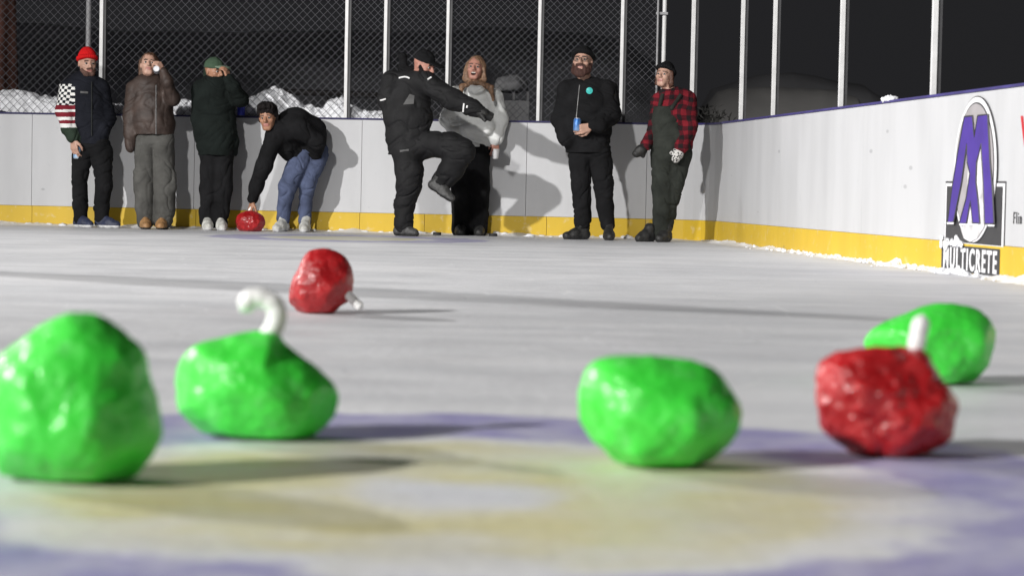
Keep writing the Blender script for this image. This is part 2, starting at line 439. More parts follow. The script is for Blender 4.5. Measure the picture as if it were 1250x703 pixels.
        s.put('body', F, [mat_, 'lips', 'mouth_dark', 'brow'], region=reg)
        s.face_bits()
    def cloth(s, name, prims, mats, k=0.035, hem=None, top=None, h=0.0065, amp=0.008, seed=0, region=None, cuts=None, planes=None, vert=1.0, label=None, extra=None):
        allp = [p for g in prims for p in g]
        F = Field(allp, h)
        for gi, g in enumerate(prims):
            F.union(g, k)
            if gi == 0 and hem: F.plane(s.J(hem), (0, 0, -1))
            if gi == 0 and top: F.plane(s.J(top), (0, 0, 1))
        for c in cuts or []: F.cut([c], .008)
        for p in planes or []: F.plane(*p)
        def disp(V, N):
            V = wrinkle(V, N, amp, seed, vert)
            if extra: V = extra(V, N)
            return V
        return s.put(name, F, mats, disp, region, label=label)
    def shoe(s, heel, toe, mats, w=.047, hgt=.10, boot=False, sole=.024, z0=None, up=None, name='shoe', shaft=None):
        """heel, toe: world points on the sole plane"""
        heel, toe = np.array(heel, float), np.array(toe, float); f = toe - heel; L = np.linalg.norm(f); f /= L
        up = np.array([0, 0, 1.]) if up is None else np.array(up, float) / np.linalg.norm(up)
        sd = np.cross(f, up); fr = np.array([f, sd, up])
        P = lambda a, b: heel + f * a * L + up * b
        pr = [Cap(P(.14, .040), P(.55, .042), .041, .046), Cap(P(.55, .036), P(.84, .030), .047, .038), Cap(P(.16, .05), P(.22, hgt), .040, .042), Cap(P(.22, hgt), P(.60, .052), .030, .032)]
        if shaft is not None: pr.append(Cap(P(.2, hgt), shaft, .045, .05))
        F = Field(pr, .0055); F.union(pr, .03); F.plane(heel + up * .001, -up)
        reg = lambda c: (((c - heel) @ up) < sole).astype(int)
        return s.put(name, F, mats, lambda V, N: V + N * (0.003 * fbm(V, 35, 2, 3))[:, None], reg)
    def flat_shoe(s, hx, tx, dh, dt, mats, **kw):
        return s.shoe(on_floor(hx, s.d + dh), on_floor(tx, s.d + dt), mats, **kw)
    def beanie(s, m, low=.03, tall=.02, tilt=0.35, rib=True):
        H, k = s.H, s.hk
        pr = [Ell(H((0, -.012, .040)), np.array((.084, .104, .090 + tall)) * k, s.hf)]
        F = Field(pr, .005); F.union(pr, 0)
        cuff = [Cap(H((.083 * math.cos(a), -.012 + .102 * math.sin(a), low + .018 + tilt * .1 * math.sin(a))), H((.083 * math.cos(b), -.012 + .102 * math.sin(b), low + .018 + tilt * .1 * math.sin(b))), .014 * k, .014 * k)
                for a, b in zip(np.linspace(0, 2 * math.pi, 25)[:-1], np.linspace(0, 2 * math.pi, 25)[1:])]
        F.plane(H((0, 0, low)), -(s.hf[2] - s.hf[1] * tilt))
        G = Field(pr + cuff, .005); sl = G.F
        G.union(pr, 0); G.plane(H((0, 0, low)), -(s.hf[2] - s.hf[1] * tilt)); G.union(cuff, .012)
        def disp(V, N):
            q = s.L(V); a = np.arctan2(q[:, 1], q[:, 0])
            return V + N * (.0022 * np.sin(a * 34) + .004 * fbm(V, 14, 2, 2))[:, None]
        return s.put('beanie', G, m, disp)
    def hair(s, prims, m, k=.02, cut_face=True, strand=.004, name='hair', cuts=None):
        F = Field(prims, .0055); F.union(prims, k)
        if cut_face: F.cut([Ell(s.H((0, .085, -.03)), np.array((.058, .075, .085)) * s.hk, s.hf)], .012)
        for c in cuts or []: F.cut([c], .01)
        def disp(V, N):
            return V + N * (strand * fbm(V, np.array([70, 70, 9]), 2, 4) + strand * 1.4 * fbm(V, np.array([22, 22, 5]), 2, 8))[:, None]
        return s.put(name, F, m, disp)
    def patch(s, name, pts, m, thick=.004, out=.0):
        """a thin sewn-on shape: polygon of photo points at a given depth"""
        P = np.array([s.J(p) for p in pts]); n = len(P)
        V = list(P) + list(P + np.array([0, thick, 0])); F = [tuple(range(n - 1, -1, -1)), tuple(range(n, 2 * n))] + [(i, (i + 1) % n, n + (i + 1) % n, n + i) for i in range(n)]
        return MB().add(V, F).build(name, MT[m], s.o, False, s.base)

def front_depth(o, x, y):
    """depth of the first surface of mesh object o seen in the photo column/row (used to sew zips and badges onto cloth)"""
    me = o.data; n = len(me.vertices); V = np.empty(n * 3); me.vertices.foreach_get('co', V); V = V.reshape(-1, 3) + np.array(o.parent.location)
    W = V - CAMP; dz = W @ FV; px = CX + FPX * (W @ RV) / dz; py = CY - FPX * (W @ UV) / dz
    m = (px - x) ** 2 + (py - y) ** 2 < 1.6 ** 2
    return dz[m].min() if m.any() else None
def sew(P, target, name, rows, m, r=.006):
    """a cord (zip, strip) laid along the front of a garment"""
    pts = []
    for (x, y) in rows:
        d = front_depth(target, x, y)
        if d: pts.append(at(x, y, d - .001))
    if len(pts) > 1: return MB().tube(pts, r, 8).build(name, MT[m], P.o, True, P.base)
def sew_patch(P, target, name, c, poly, m):
    V = []
    for (x, y) in poly:
        d = front_depth(target, x, y) or front_depth(target, *c); V.append(at(x, y, d - .004))
    n = len(V); d = front_depth(target, *c); V.append(at(c[0], c[1], d - .005)); B = [v + FV * .012 for v in V]
    F = [(i, n, (i + 1) % n) for i in range(n)] + [(n + 1 + i, n + 1 + (i + 1) % n, 2 * n + 1) for i in range(n)] + [(i, (i + 1) % n, n + 1 + (i + 1) % n, n + 1 + i) for i in range(n)]
    return MB().add(V + B, F).build(name, MT[m], P.o, False, P.base)

# ================================================================== SETTING
def make_ice():
    m, n, l, b = new_mat('ice')
    tc = n.new('ShaderNodeTexCoord')
    def noise(scale, detail=5, vec=None, rough=.55):
        z = n.new('ShaderNodeTexNoise'); z.inputs['Scale'].default_value = scale; z.inputs['Detail'].default_value = detail; z.inputs['Roughness'].default_value = rough
        l.new(vec or tc.outputs['Object'], z.inputs['Vector']); return z.outputs['Fac']
    def mr(v, a, b_, c=0., d=1.):
        r_ = n.new('ShaderNodeMapRange'); r_.inputs['From Min'].default_value = a; r_.inputs['From Max'].default_value = b_; r_.inputs['To Min'].default_value = c; r_.inputs['To Max'].default_value = d
        l.new(v, r_.inputs['Value']); return r_.outputs['Result']
    def mix(f, A, B):
        x = n.new('ShaderNodeMix'); x.data_type = 'RGBA'
        for s_, v in (('Factor', f), ('A', A), ('B', B)):
            if isinstance(v, tuple): x.inputs[s_].default_value = (*v, 1)
            elif isinstance(v, float): x.inputs[s_].default_value = v
            else: l.new(v, x.inputs[s_])
        return x.outputs['Result']
    def math_(op, a, b_=None):
        x = n.new('ShaderNodeMath'); x.operation = op
        for i, v in enumerate((a, b_)):
            if v is None: continue
            if isinstance(v, (int, float)): x.inputs[i].default_value = v
            else: l.new(v, x.inputs[i])
        return x.outputs[0]
    mp = n.new('ShaderNodeMapping'); mp.inputs['Scale'].default_value = (0.55, 2.2, 1); mp.inputs['Rotation'].default_value = (0, 0, R(14)); l.new(tc.outputs['Object'], mp.inputs['Vector'])
    mp2 = n.new('ShaderNodeMapping'); mp2.inputs['Scale'].default_value = (2, 55, 1); mp2.inputs['Rotation'].default_value = (0, 0, R(-9)); l.new(tc.outputs['Object'], mp2.inputs['Vector'])
    mp3 = n.new('ShaderNodeMapping'); mp3.inputs['Scale'].default_value = (38, 1.6, 1); mp3.inputs['Rotation'].default_value = (0, 0, R(-28)); l.new(tc.outputs['Object'], mp3.inputs['Vector'])
    base = mix(mr(noise(1.4, 6, mp.outputs[0]), .33, .67), (.575, .585, .61), (.70, .705, .725))
    base = mix(mr(noise(1.0, 3, mp2.outputs[0]), .55, .85, 0, .09), base, (.43, .435, .46))
    base = mix(mr(noise(1.0, 3, mp3.outputs[0]), .62, .85, 0, .16), base, (.75, .75, .77))
    base = mix(mr(noise(9.0, 6), .60, .78, 0, .4), base, (.78, .78, .80))
    # skate scratches and specks of scraped snow lying about
    def lines(scale, rot, wd, vec_scale):
        q = n.new('ShaderNodeMapping'); q.inputs['Scale'].default_value = vec_scale; q.inputs['Rotation'].default_value = (0, 0, R(rot)); l.new(tc.outputs['Object'], q.inputs['Vector'])
        v = noise(scale, 2, q.outputs[0]); return mr(math_('ABSOLUTE', math_('SUBTRACT', v, .5)), wd, 0, 0, 1)
    base = mix(math_('MULTIPLY', lines(1.3, 24, .006, (1, .35, 1)), mr(noise(2.2, 3), .45, .65, 0, .55)), base, (.82, .83, .85))
    base = mix(math_('MULTIPLY', lines(1.7, -38, .005, (1, .4, 1)), mr(noise(1.7, 3), .5, .7, 0, .45)), base, (.36, .37, .40))
    vo = n.new('ShaderNodeTexVoronoi'); vo.inputs['Scale'].default_value = 3.4; l.new(tc.outputs['Object'], vo.inputs['Vector'])
    base = mix(mr(vo.outputs['Distance'], .055, .03, 0, .8), base, (.88, .88, .9))
    base = mix(mr(noise(.55, 6), .50, .70, 0, .5), base, (.80, .80, .82))
    base = mix(mr(noise(.9, 7), .53, .72, 0, .45), base, (.45, .455, .48))
    sp = n.new('ShaderNodeSeparateXYZ'); l.new(tc.outputs['Object'], sp.inputs[0])
    def rings(cx, cy, base, st):
        dx = math_('SUBTRACT', sp.outputs['X'], cx); dy = math_('SUBTRACT', sp.outputs['Y'], cy)
        r_ = math_('SQRT', math_('ADD', math_('MULTIPLY', dx, dx), math_('MULTIPLY', dy, dy)))
        r_ = math_('ADD', r_, mr(noise(4.5, 6), 0, 1, -.17, .17))
        worn = mr(noise(6.5, 7), .32, .60, .50, 1.0); worn2 = mr(noise(3.1, 5), .36, .60, .42, 1.0)
        wash = mr(noise(1.0, 4, mp2.outputs[0]), .35, .65, .45, 1.)
        pur = math_('MULTIPLY', math_('MULTIPLY', mr(r_, .70, .76), mr(r_, 1.20, 1.15)), math_('MULTIPLY', worn, st))
        yel = math_('MULTIPLY', math_('MULTIPLY', mr(r_, .08, .20), mr(r_, .70, .54)), math_('MULTIPLY', math_('MULTIPLY', worn2, wash), st))
        mid = math_('MULTIPLY', mr(r_, .22, .08), .22 * st)
        base = mix(math_('MULTIPLY', pur, .82), base, (.215, .195, .44))
        base = mix(math_('MULTIPLY', yel, .97), base, (.585, .53, .20))
        return mix(mid, base, (.56, .57, .66))
    h1 = ground(560, 601); h2 = ground(425, 291)
    base = rings(float(h1[0]), float(h1[1]), base, 1.0)
    base = rings(float(h2[0]), float(h2[1]), base, .8)
    l.new(base, b.inputs['Base Color'])
    l.new(mr(noise(3, 5), .3, .7, .42, .66), b.inputs['Roughness'])
    b.inputs['Specular IOR Level'].default_value = .3
    bp = n.new('ShaderNodeBump'); bp.inputs['Strength'].default_value = .25; bp.inputs['Distance'].default_value = .01
    hsum = math_('ADD', noise(26, 6), math_('MULTIPLY', math_('ADD', noise(1.0, 3, mp2.outputs[0]), noise(1.0, 3, mp3.outputs[0])), .14))
    l.new(hsum, bp.inputs['Height']); l.new(bp.outputs['Normal'], b.inputs['Normal'])
    return m
ICE = make_ice()
snow_m = mat('snow', (.80, .81, .84), .75, .08, 9, .5, 30)
snow_dim = mat('dim_snow', (.33, .33, .35), .85, .35, .35, .4, 3)  # same snow toned darker; dimness away from the lamps is in the colour

# board line: far boards, corner arc, right boards
PA = np.array([-9.0, 21.95]); PB = np.array([1.76, 20.72]); PC = PB + np.array([.98, -8.75]) * 2.6
def line_path():
    w1 = (PB - PA) / np.linalg.norm(PB - PA); w2 = (PC - PB) / np.linalg.norm(PC - PB)
    cut = .55; a = PB - w1 * cut; c = PB + w2 * cut
    arc = [(1 - t) ** 2 * a + 2 * t * (1 - t) * PB + t * t * c for t in np.linspace(0, 1, 9)]
    return a, c, arc, w1, w2
WA, WC, ARC, W1, W2 = line_path()
N1 = np.array([W1[1], -W1[0]]); N1 = N1 if N1[1] < 0 else -N1
N2 = np.array([W2[1], -W2[0]]); N2 = N2 if N2[0] < 0 else -N2

outline = [PA] + ARC + [PC, np.array([PC[0], -8.]), np.array([-13., -8.]), np.array([-13., 22.3])]
me = bpy.data.meshes.new('ice'); me.from_pydata([(float(p[0]), float(p[1]), 0) for p in outline], [], [tuple(range(len(outline)))]); me.materials.append(ICE)
if me.polygons[0].normal.z < 0: me.flip_normals()
tag(link('ice', me), kind='structure')

# ground under and beyond the rink, rising to a dim hill behind the far boards
xs = np.concatenate([np.linspace(-400, -40, 19)[:-1], np.linspace(-40, 60, 121), np.linspace(60, 400, 18)[1:]])
ys = np.concatenate([np.linspace(-300, 22.6, 30)[:-1], np.linspace(22.6, 120, 110), np.linspace(120, 600, 25)[1:]])
X, Y = np.meshgrid(xs, ys, indexing='ij')
P2 = np.stack([X.ravel(), Y.ravel(), 0 * X.ravel()], 1)
def hill(x, y):
    t = np.clip((y - 26) / 34, 0, 1); t = t * t * (3 - 2 * t)
    side = np.clip((2.5 - x * 22 / np.maximum(y, 22) ) / 1.6, 0, 1); side = side * side * (3 - 2 * side)
    return 4.6 * t * (0.18 + 0.82 * side)
Z = hill(P2[:, 0], P2[:, 1]) * (1 + .10 * fbm(P2, .05, 3, 1)) + np.where(P2[:, 1] > 24, .18 * fbm(P2, .35, 3, 2), 0) * np.clip((P2[:, 1] - 24) / 6, 0, 1) - .03
V = P2.copy(); V[:, 2] = Z
nx, ny = X.shape; I = np.arange(nx * ny).reshape(nx, ny)
Q = np.stack([I[:-1, :-1].ravel(), I[1:, :-1].ravel(), I[1:, 1:].ravel(), I[:-1, 1:].ravel()], 1)
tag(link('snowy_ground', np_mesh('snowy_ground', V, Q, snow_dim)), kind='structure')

# boards --------------------------------------------------------------------
def board_mat(name, col, smear, lo=.66, hi=.74, amt=.5):
    m, n, l, b = new_mat(name)
    tc = n.new('ShaderNodeTexCoord'); mp = n.new('ShaderNodeMapping'); mp.inputs['Scale'].default_value = (1.6, 1.6, .35); l.new(tc.outputs['Object'], mp.inputs['Vector'])
    n1 = n.new('ShaderNodeTexNoise'); n1.inputs['Scale'].default_value = 2.2; n1.inputs['Detail'].default_value = 6; l.new(mp.outputs[0], n1.inputs['Vector'])
    n2 = n.new('ShaderNodeTexNoise'); n2.inputs['Scale'].default_value = 16; n2.inputs['Detail'].default_value = 4; l.new(tc.outputs['Object'], n2.inputs['Vector'])
    r1 = n.new('ShaderNodeMapRange'); r1.inputs['From Min'].default_value = .4; r1.inputs['From Max'].default_value = .75; l.new(n1.outputs['Fac'], r1.inputs['Value'])
    r2 = n.new('ShaderNodeMapRange'); r2.inputs['From Min'].default_value = lo; r2.inputs['From Max'].default_value = hi; r2.inputs['To Max'].default_value = amt; l.new(n2.outputs['Fac'], r2.inputs['Value'])
    mx = n.new('ShaderNodeMix'); mx.data_type = 'RGBA'; mx.inputs['A'].default_value = (*col, 1); mx.inputs['B'].default_value = (*[c * .88 for c in col], 1); l.new(r1.outputs[0], mx.inputs['Factor'])
    my = n.new('ShaderNodeMix'); my.data_type = 'RGBA'; my.inputs['B'].default_value = (*smear, 1); l.new(mx.outputs['Result'], my.inputs['A']); l.new(r2.outputs[0], my.inputs['Factor'])
    # dark puck scuffs, few and small
    mp3 = n.new('ShaderNodeMapping'); mp3.inputs['Scale'].default_value = (2.3, 1.3, 3.9); l.new(tc.outputs['Object'], mp3.inputs['Vector'])
    vo = n.new('ShaderNodeTexVoronoi'); vo.inputs['Scale'].default_value = 1.0; l.new(mp3.outputs[0], vo.inputs['Vector'])
    r3 = n.new('ShaderNodeMapRange'); r3.inputs['From Min'].default_value = .062; r3.inputs['From Max'].default_value = .04; r3.inputs['To Max'].default_value = .35; l.new(vo.outputs['Distance'], r3.inputs['Value'])
    mz = n.new('ShaderNodeMix'); mz.data_type = 'RGBA'; mz.inputs['B'].default_value = (.12, .12, .14, 1); l.new(my.outputs['Result'], mz.inputs['A']); l.new(r3.outputs[0], mz.inputs['Factor'])
    l.new(mz.outputs['Result'], b.inputs['Base Color']); b.inputs['Roughness'].default_value = .45; b.inputs['Specular IOR Level'].default_value = .3
    bp = n.new('ShaderNodeBump'); bp.inputs['Strength'].default_value = .12; bp.inputs['Distance'].default_value = .01; l.new(n1.outputs['Fac'], bp.inputs['Height']); l.new(bp.outputs['Normal'], b.inputs['Normal'])
    return m
board_white = board_mat('white_board', (.53, .535, .55), (.46, .47, .49))
board_yellow = board_mat('yellow_kick', (.64, .43, .035), (.68, .58, .36), .60, .74, .45)
cap_mat = mat('purple_cap', (.045, .036, .17), .45, .25, 5)
steel_white = mat('white_steel', (.68, .68, .68), .4, .08, 12)
steel_grey = mat('grey_steel', (.30, .30, .31), .45, .15, 12)
rubber = mat('dark_gasket', (.05, .05, .053), .6, .2, 10)

def sweep(path, prof, name, m, parent, gap=.002):
    """path: 2-D points; prof: closed list of (offset towards the ice, z)"""
    P = [np.array(p, float) for p in path]; n = len(P); k = len(prof); V = []
    t0 = (P[1] - P[0]) / np.linalg.norm(P[1] - P[0]); t1 = (P[-1] - P[-2]) / np.linalg.norm(P[-1] - P[-2]); P[0] = P[0] + t0 * gap; P[-1] = P[-1] - t1 * gap
    for i in range(n):
        t = P[min(i + 1, n - 1)] - P[max(i - 1, 0)]; t /= np.linalg.norm(t); nn = np.array([t[1], -t[0]])
        for (o, z) in prof: q = P[i] + nn * o; V.append((q[0], q[1], z))
    F = []
    for i in range(n - 1):
        for j in range(k): F.append((i * k + j, i * k + (j + 1) % k, (i + 1) * k + (j + 1) % k, (i + 1) * k + j))
    F.append(tuple(range(k - 1, -1, -1))); F.append(tuple((n - 1) * k + j for j in range(k)))
    me = np_mesh(name, np.array(V), F, m, smooth=False)
    bm = bmesh.new(); bm.from_mesh(me); bmesh.ops.recalc_face_normals(bm, faces=bm.faces); bm.to_mesh(me); bm.free()
    return link(name, me, parent)
PANEL = [(.0, .186), (.0, 1.046), (-.03, 1.046), (-.03, .186)]
KICK = [(.004, -.01), (.004, .180), (.001, .184), (-.03, .184), (-.03, -.01)]
CAP = [(.008, 1.048), (.010, 1.056), (.006, 1.064), (-.055, 1.064), (-.059, 1.056), (-.055, 1.048)]
def wall1_at(px):
    """point of the far board line in photo column px"""
    r_ = ray(px, 280); k = np.array([[W1[0], -r_[0]], [W1[1], -r_[1]]]); s_ = np.linalg.solve(k, -PA); return PA + W1 * s_[0]
def wall2_at(px, py):
    """point (along, height) of the right boards at a photo point"""
    r_ = ray(px, py); n3 = np.array([N2[0], N2[1], 0]); t = (np.array([WC[0], WC[1], 0]) - CAMP) @ n3 / (r_ @ n3); p = CAMP + r_ * t
    return (p[:2] - WC) @ W2, p[2]
def build_boards():
    far = empty('dasher_boards', (PA[0], PA[1], 0), 'long white rink boards with yellow kick strip behind the eight people', 'rink boards')
    o = np.array(far.location)
    far.location = (0, 0, 0)
    seams = [PA] + [wall1_at(x) for x in (-360, -160, 38, 236, 440, 641)] + [WA]
    for a, b in zip(seams[:-1], seams[1:]): sweep([a, b], PANEL, 'board_panel', board_white, far)
    seams = [PA] + [wall1_at(x) for x in (-240, 39, 239, 439, 518, 667)] + [WA]
    for a, b in zip(seams[:-1], seams[1:]): sweep([a, b], KICK, 'kick_strip', board_yellow, far)
    sweep([PA, WA], CAP, 'cap_rail', mat('dark_cap', (.028, .025, .085), .5, .25, 5), far)
    cor = empty('corner_boards', (0, 0, 0), 'short curved white board section with yellow strip in the rink corner', 'rink boards')
    sweep(ARC, PANEL, 'board_panel', board_white, cor); sweep(ARC, KICK, 'kick_strip', board_yellow, cor); sweep(ARC, CAP, 'cap_rail', cap_mat, cor)
    rt = empty('dasher_boards', (0, 0, 0), 'white rink boards on the right carrying the purple M emblem', 'rink boards')
    S = [WC + W2 * s_ for s_ in (0, 2.4, 4.85, 7.3, 9.75, 12.2, 14.65, 17.1, 19.55)] + [PC]
    for a, b in zip(S[:-1], S[1:]):
        sweep([a, b], PANEL, 'board_panel', board_white, rt, .001); sweep([a, b], KICK, 'kick_strip', board_yellow, rt, .001)
    sweep([WC, PC], CAP, 'cap_rail', cap_mat, rt)
    return far, rt
FAR, RIGHT = build_boards()

# emblem on the right boards ------------------------------------------------
W3 = np.array([W2[0], W2[1], 0]); NN3 = np.array([N2[0], N2[1], 0]); O3 = np.array([WC[0], WC[1], 0])
def wall_pt(u, v, off): return O3 + W3 * u + np.array([0, 0, v]) + NN3 * off
em_black = mat('emblem_black', (.035, .035, .038), .5, .15, 10); em_white = mat('emblem_white', (.74, .74, .76), .5, .05, 10)
em_purple = mat('emblem_purple', (.062, .030, .265), .45, .12, 8); em_grey = mat('emblem_grey', (.34, .32, .33), .5, .1, 10)
em_red = mat('letter_red', (.55, .02, .03), .45, .1, 10); em_greyl = mat('emblem_marble', (.62, .61, .62), .5, .35, 14, detail=8)
emblem = empty('emblem', wall_pt(0, 0, 0), 'purple M emblem in an oval over a black box painted on the right boards', 'emblem')
emblem.location = (0, 0, 0)
lvl = [0]
def decal(poly, lo, hi, m, name, parent=None, px=True):
    U = [wall2_at(*p) for p in poly] if px else poly
    n = len(U); V = [wall_pt(u, v, lo) for u, v in U] + [wall_pt(u, v, hi) for u, v in U]
    F = [tuple(range(n)), tuple(range(2 * n - 1, n - 1, -1))] + [(i, n + i, n + (i + 1) % n, (i + 1) % n) for i in range(n)]
    me = np_mesh(name, np.array(V), F, m, smooth=False)
    bm = bmesh.new(); bm.from_mesh(me); bmesh.ops.recalc_face_normals(bm, faces=bm.faces); bmesh.ops.triangulate(bm, faces=[f for f in bm.faces if len(f.verts) > 4]); bm.to_mesh(me); bm.free()
    return link(name, me, parent if parent is not None else emblem)
def Zp(x, y): return (1140 + x / 2.927, 110 + y / 2.927)
def ell(c, ru, rv, n=64): return [(c[0] + ru * math.cos(2 * math.pi * i / n), c[1] + rv * math.sin(2 * math.pi * i / n)) for i in range(n)]
u0, v0 = wall2_at(*Zp(48, 560)); u1, v1 = wall2_at(*Zp(258, 336)); uc, vc = wall2_at(*Zp(155, 285))
ub0 = wall2_at(*Zp(46, 450))[0]; ub1 = wall2_at(*Zp(250, 450))[0]; vb0 = wall2_at(*Zp(150, 552))[1]; vb1 = wall2_at(*Zp(150, 342))[1]
uc = (wall2_at(*Zp(78, 285))[0] + wall2_at(*Zp(232, 285))[0]) / 2; ru = (wall2_at(*Zp(232, 285))[0] - wall2_at(*Zp(78, 285))[0]) / 2
vt = wall2_at(*Zp(158, 22))[1]; vbm = wall2_at(*Zp(150, 548))[1]; vc = (vt + vbm) / 2; rv = (vt - vbm) / 2
decal([(ub0 - .03, vb0 - .01), (ub1 + .03, vb0 - .01), (ub1 + .03, vb1 + .025), (ub0 - .03, vb1 + .025)], .0005, .0030, em_black, 'box_border', px=False)
decal([(ub0 - .018, vb0), (ub1 + .018, vb0), (ub1 + .018, vb1 + .014), (ub0 - .018, vb1 + .014)], .0032, .0055, em_white, 'box_edge', px=False)
decal([(ub0 + .012, vb0 + .005), (ub1 - .012, vb0 + .005), (ub1 - .012, vb1 - .004), (ub0 + .012, vb1 - .004)], .0057, .0080, em_black, 'box', px=False)
decal(ell((uc, vc), ru, rv), .0082, .0105, em_black, 'oval_outline', px=False)
decal(ell((uc, vc), ru * .985, rv * .985), .0107, .0130, em_white, 'oval_ring', px=False)
decal(ell((uc, vc - .004), ru * .90, rv * .925), .0132, .0150, em_black, 'oval_line', px=False)
decal(ell((uc, vc - .004), ru * .875, rv * .905), .0152, .0170, em_grey, 'oval_field', px=False)
decal([Zp(*p) for p in ((136, 190), (150, 260), (172, 200), (190, 190), (214, 300), (205, 420), (190, 490), (165, 530), (140, 543), (118, 530), (108, 500), (118, 470), (128, 380))], .0172, .0184, em_greyl, 'oval_pale_patch')
Mp = [(122, 96), (151, 93), (158, 168), (170, 92), (206, 88), (214, 250), (222, 340), (229, 476), (195, 478), (190, 330), (182, 193), (166, 258), (164, 330), (172, 400), (178, 476), (152, 476), (144, 398), (130, 476), (104, 476), (128, 390), (142, 300), (132, 258), (131, 193), (112, 330), (84, 470), (62, 472), (78, 350), (100, 215)]
decal([Zp(*p) for p in Mp], .0186, .0215, em_purple, 'letter_m')
MB().tube([wall_pt(*wall2_at(*Zp(*p)), .0205) for p in Mp + Mp[:1]], .0055, 6, False).build('letter_outline', em_black, emblem)
for a, b in (((60, 472), (84, 480)), ((104, 477), (172, 484)), ((206, 480), (230, 488))):
    decal([Zp(*p) for p in (a, (b[0], a[1] + 1), b, (a[0], b[1] - 1))], .0217, .0232, em_white, 'serif_bar')
ut0 = wall2_at(*Zp(30, 620))[0]; ut1 = wall2_at(*Zp(238, 620))[0]; vt1 = wall2_at(*Zp(140, 560))[1]; vt0 = max(.012, wall2_at(*Zp(140, 662))[1])
decal([(ut0, vt0), (ut1, vt0), (ut1, vt1), (ut0, vt1)], .0048, .0068, em_black, 'lettering_band', px=False)
def text_mesh(txt, u, v, w, h, off, m, name, parent, bold=.02, depth=.003, slant=0., sp=1.):
    cu = bpy.data.curves.new('t', 'FONT'); cu.body = txt; cu.offset = bold; cu.extrude = .5; cu.resolution_u = 4; cu.space_character = sp
    ob = bpy.data.objects.new('t', cu); COL.objects.link(ob); dg = bpy.context.evaluated_depsgraph_get()
    me = bpy.data.meshes.new_from_object(ob.evaluated_get(dg)); bpy.data.objects.remove(ob)
    n = len(me.vertices); V = np.empty(n * 3); me.vertices.foreach_get('co', V); V = V.reshape(-1, 3)
    a, b = V.min(0), V.max(0); q = (V - a) / (b - a)
    W = np.array([wall_pt(u + w * (p[0] + slant * p[1]), v + h * p[1], off + depth * (p[2])) for p in q])
    me.vertices.foreach_set('co', W.astype(np.float32).ravel()); me.materials.clear(); me.materials.append(m)
    bm = bmesh.new(); bm.from_mesh(me); bmesh.ops.recalc_face_normals(bm, faces=bm.faces); bm.to_mesh(me); bm.free(); me.update()
    return link(name, me, parent)
text_mesh('MULTICRETE', ut0 + .05, vt0 + .012, (ut1 - ut0) - .09, (vt1 - vt0) - .022, .0070, em_white, 'lettering', emblem, .024, sp=1.28)
# writing further along the boards
sgn = empty('lettering', (0, 0, 0), 'large red letter cut off by the right edge of the photo', 'lettering')
ua, va = wall2_at(1245.5, 180); ub, vb = wall2_at(1245.5, 143)
text_mesh('W', ua, va, .27, vb - va + .004, .001, em_red, 'letter', sgn, .015)
sg2 = empty('lettering', (0, 0, 0), 'small black words on the right boards beside the black box', 'lettering')
ua, va = wall2_at(1237.5, 273); ub, vb = wall2_at(1237.5, 259); ud = wall2_at(1254, 266)[0]
text_mesh('Flin F', ua, va, ud - ua, vb - va, .001, em_black, 'words', sg2, .0, sp=1.3)

# posts and chain link behind the boards ------------------------------------
def w1n(px, back): p = wall1_at(px - 4.4) - N1 * back; return p
fence = empty('chain_link_fence', (0, 0, 0), 'grey chain link fence on white posts standing behind the far boards', 'fence')
wire_m = mat('galvanised_wire', (.12, .12, .135), .5, .2, 6, metal=.0)
TOPZ = 3.4
def post(p, z0, z1, w, parent, name='post', m=steel_white, side=None, gasket=True):
    t = np.array([W1[0], W1[1], 0]) if side is None else side; n_ = np.array([-t[1], t[0], 0]); b = MB()
    b.box((p[0], p[1], (z0 + z1) / 2), (w / 2, .022, (z1 - z0) / 2), [t, n_, (0, 0, 1)])
    o = b.build(name, m, parent, bevel=.004)
    if gasket:
        g = MB(); g.box(np.array([p[0], p[1], (z0 + z1) / 2]) + t * (w / 2 + .012) + n_ * .006, (.012, .014, (z1 - z0) / 2), [t, n_, (0, 0, 1)])
        g.build('gasket', rubber, o)
    return o
fpx = [(-330, 4.6), (-90, 4.6), (122, 5.2), (421.5, 4.6), (469, 4.6), (545, 4.2), (657, 4.4), (758, 4.6)]
for px, wpx in fpx:
    p = w1n(px, .10); post(p, .25, TOPZ, wpx * .0068, fence)
p = w1n(101, .22); MB().tube([(p[0], p[1], 0), (p[0], p[1], TOPZ)], .025, 14).build('round_post', steel_grey, fence, True)
p = w1n(808.5, .16); po = MB().tube([(p[0], p[1], 0), (p[0], p[1], TOPZ)], .021, 14).build('round_post', steel_white, fence, True)
c = at(806, 18, p[1]); b = MB(); b.box((p[0] - .025, p[1] - .03, c[2]), (.055, .012, .012)); b.build('clamp', steel_grey, po, bevel=.003)
p = w1n(801, .10); MB().tube([(p[0], p[1], 0), (p[0], p[1], TOPZ)], .010, 10).build('thin_post', steel_grey, fence, True)
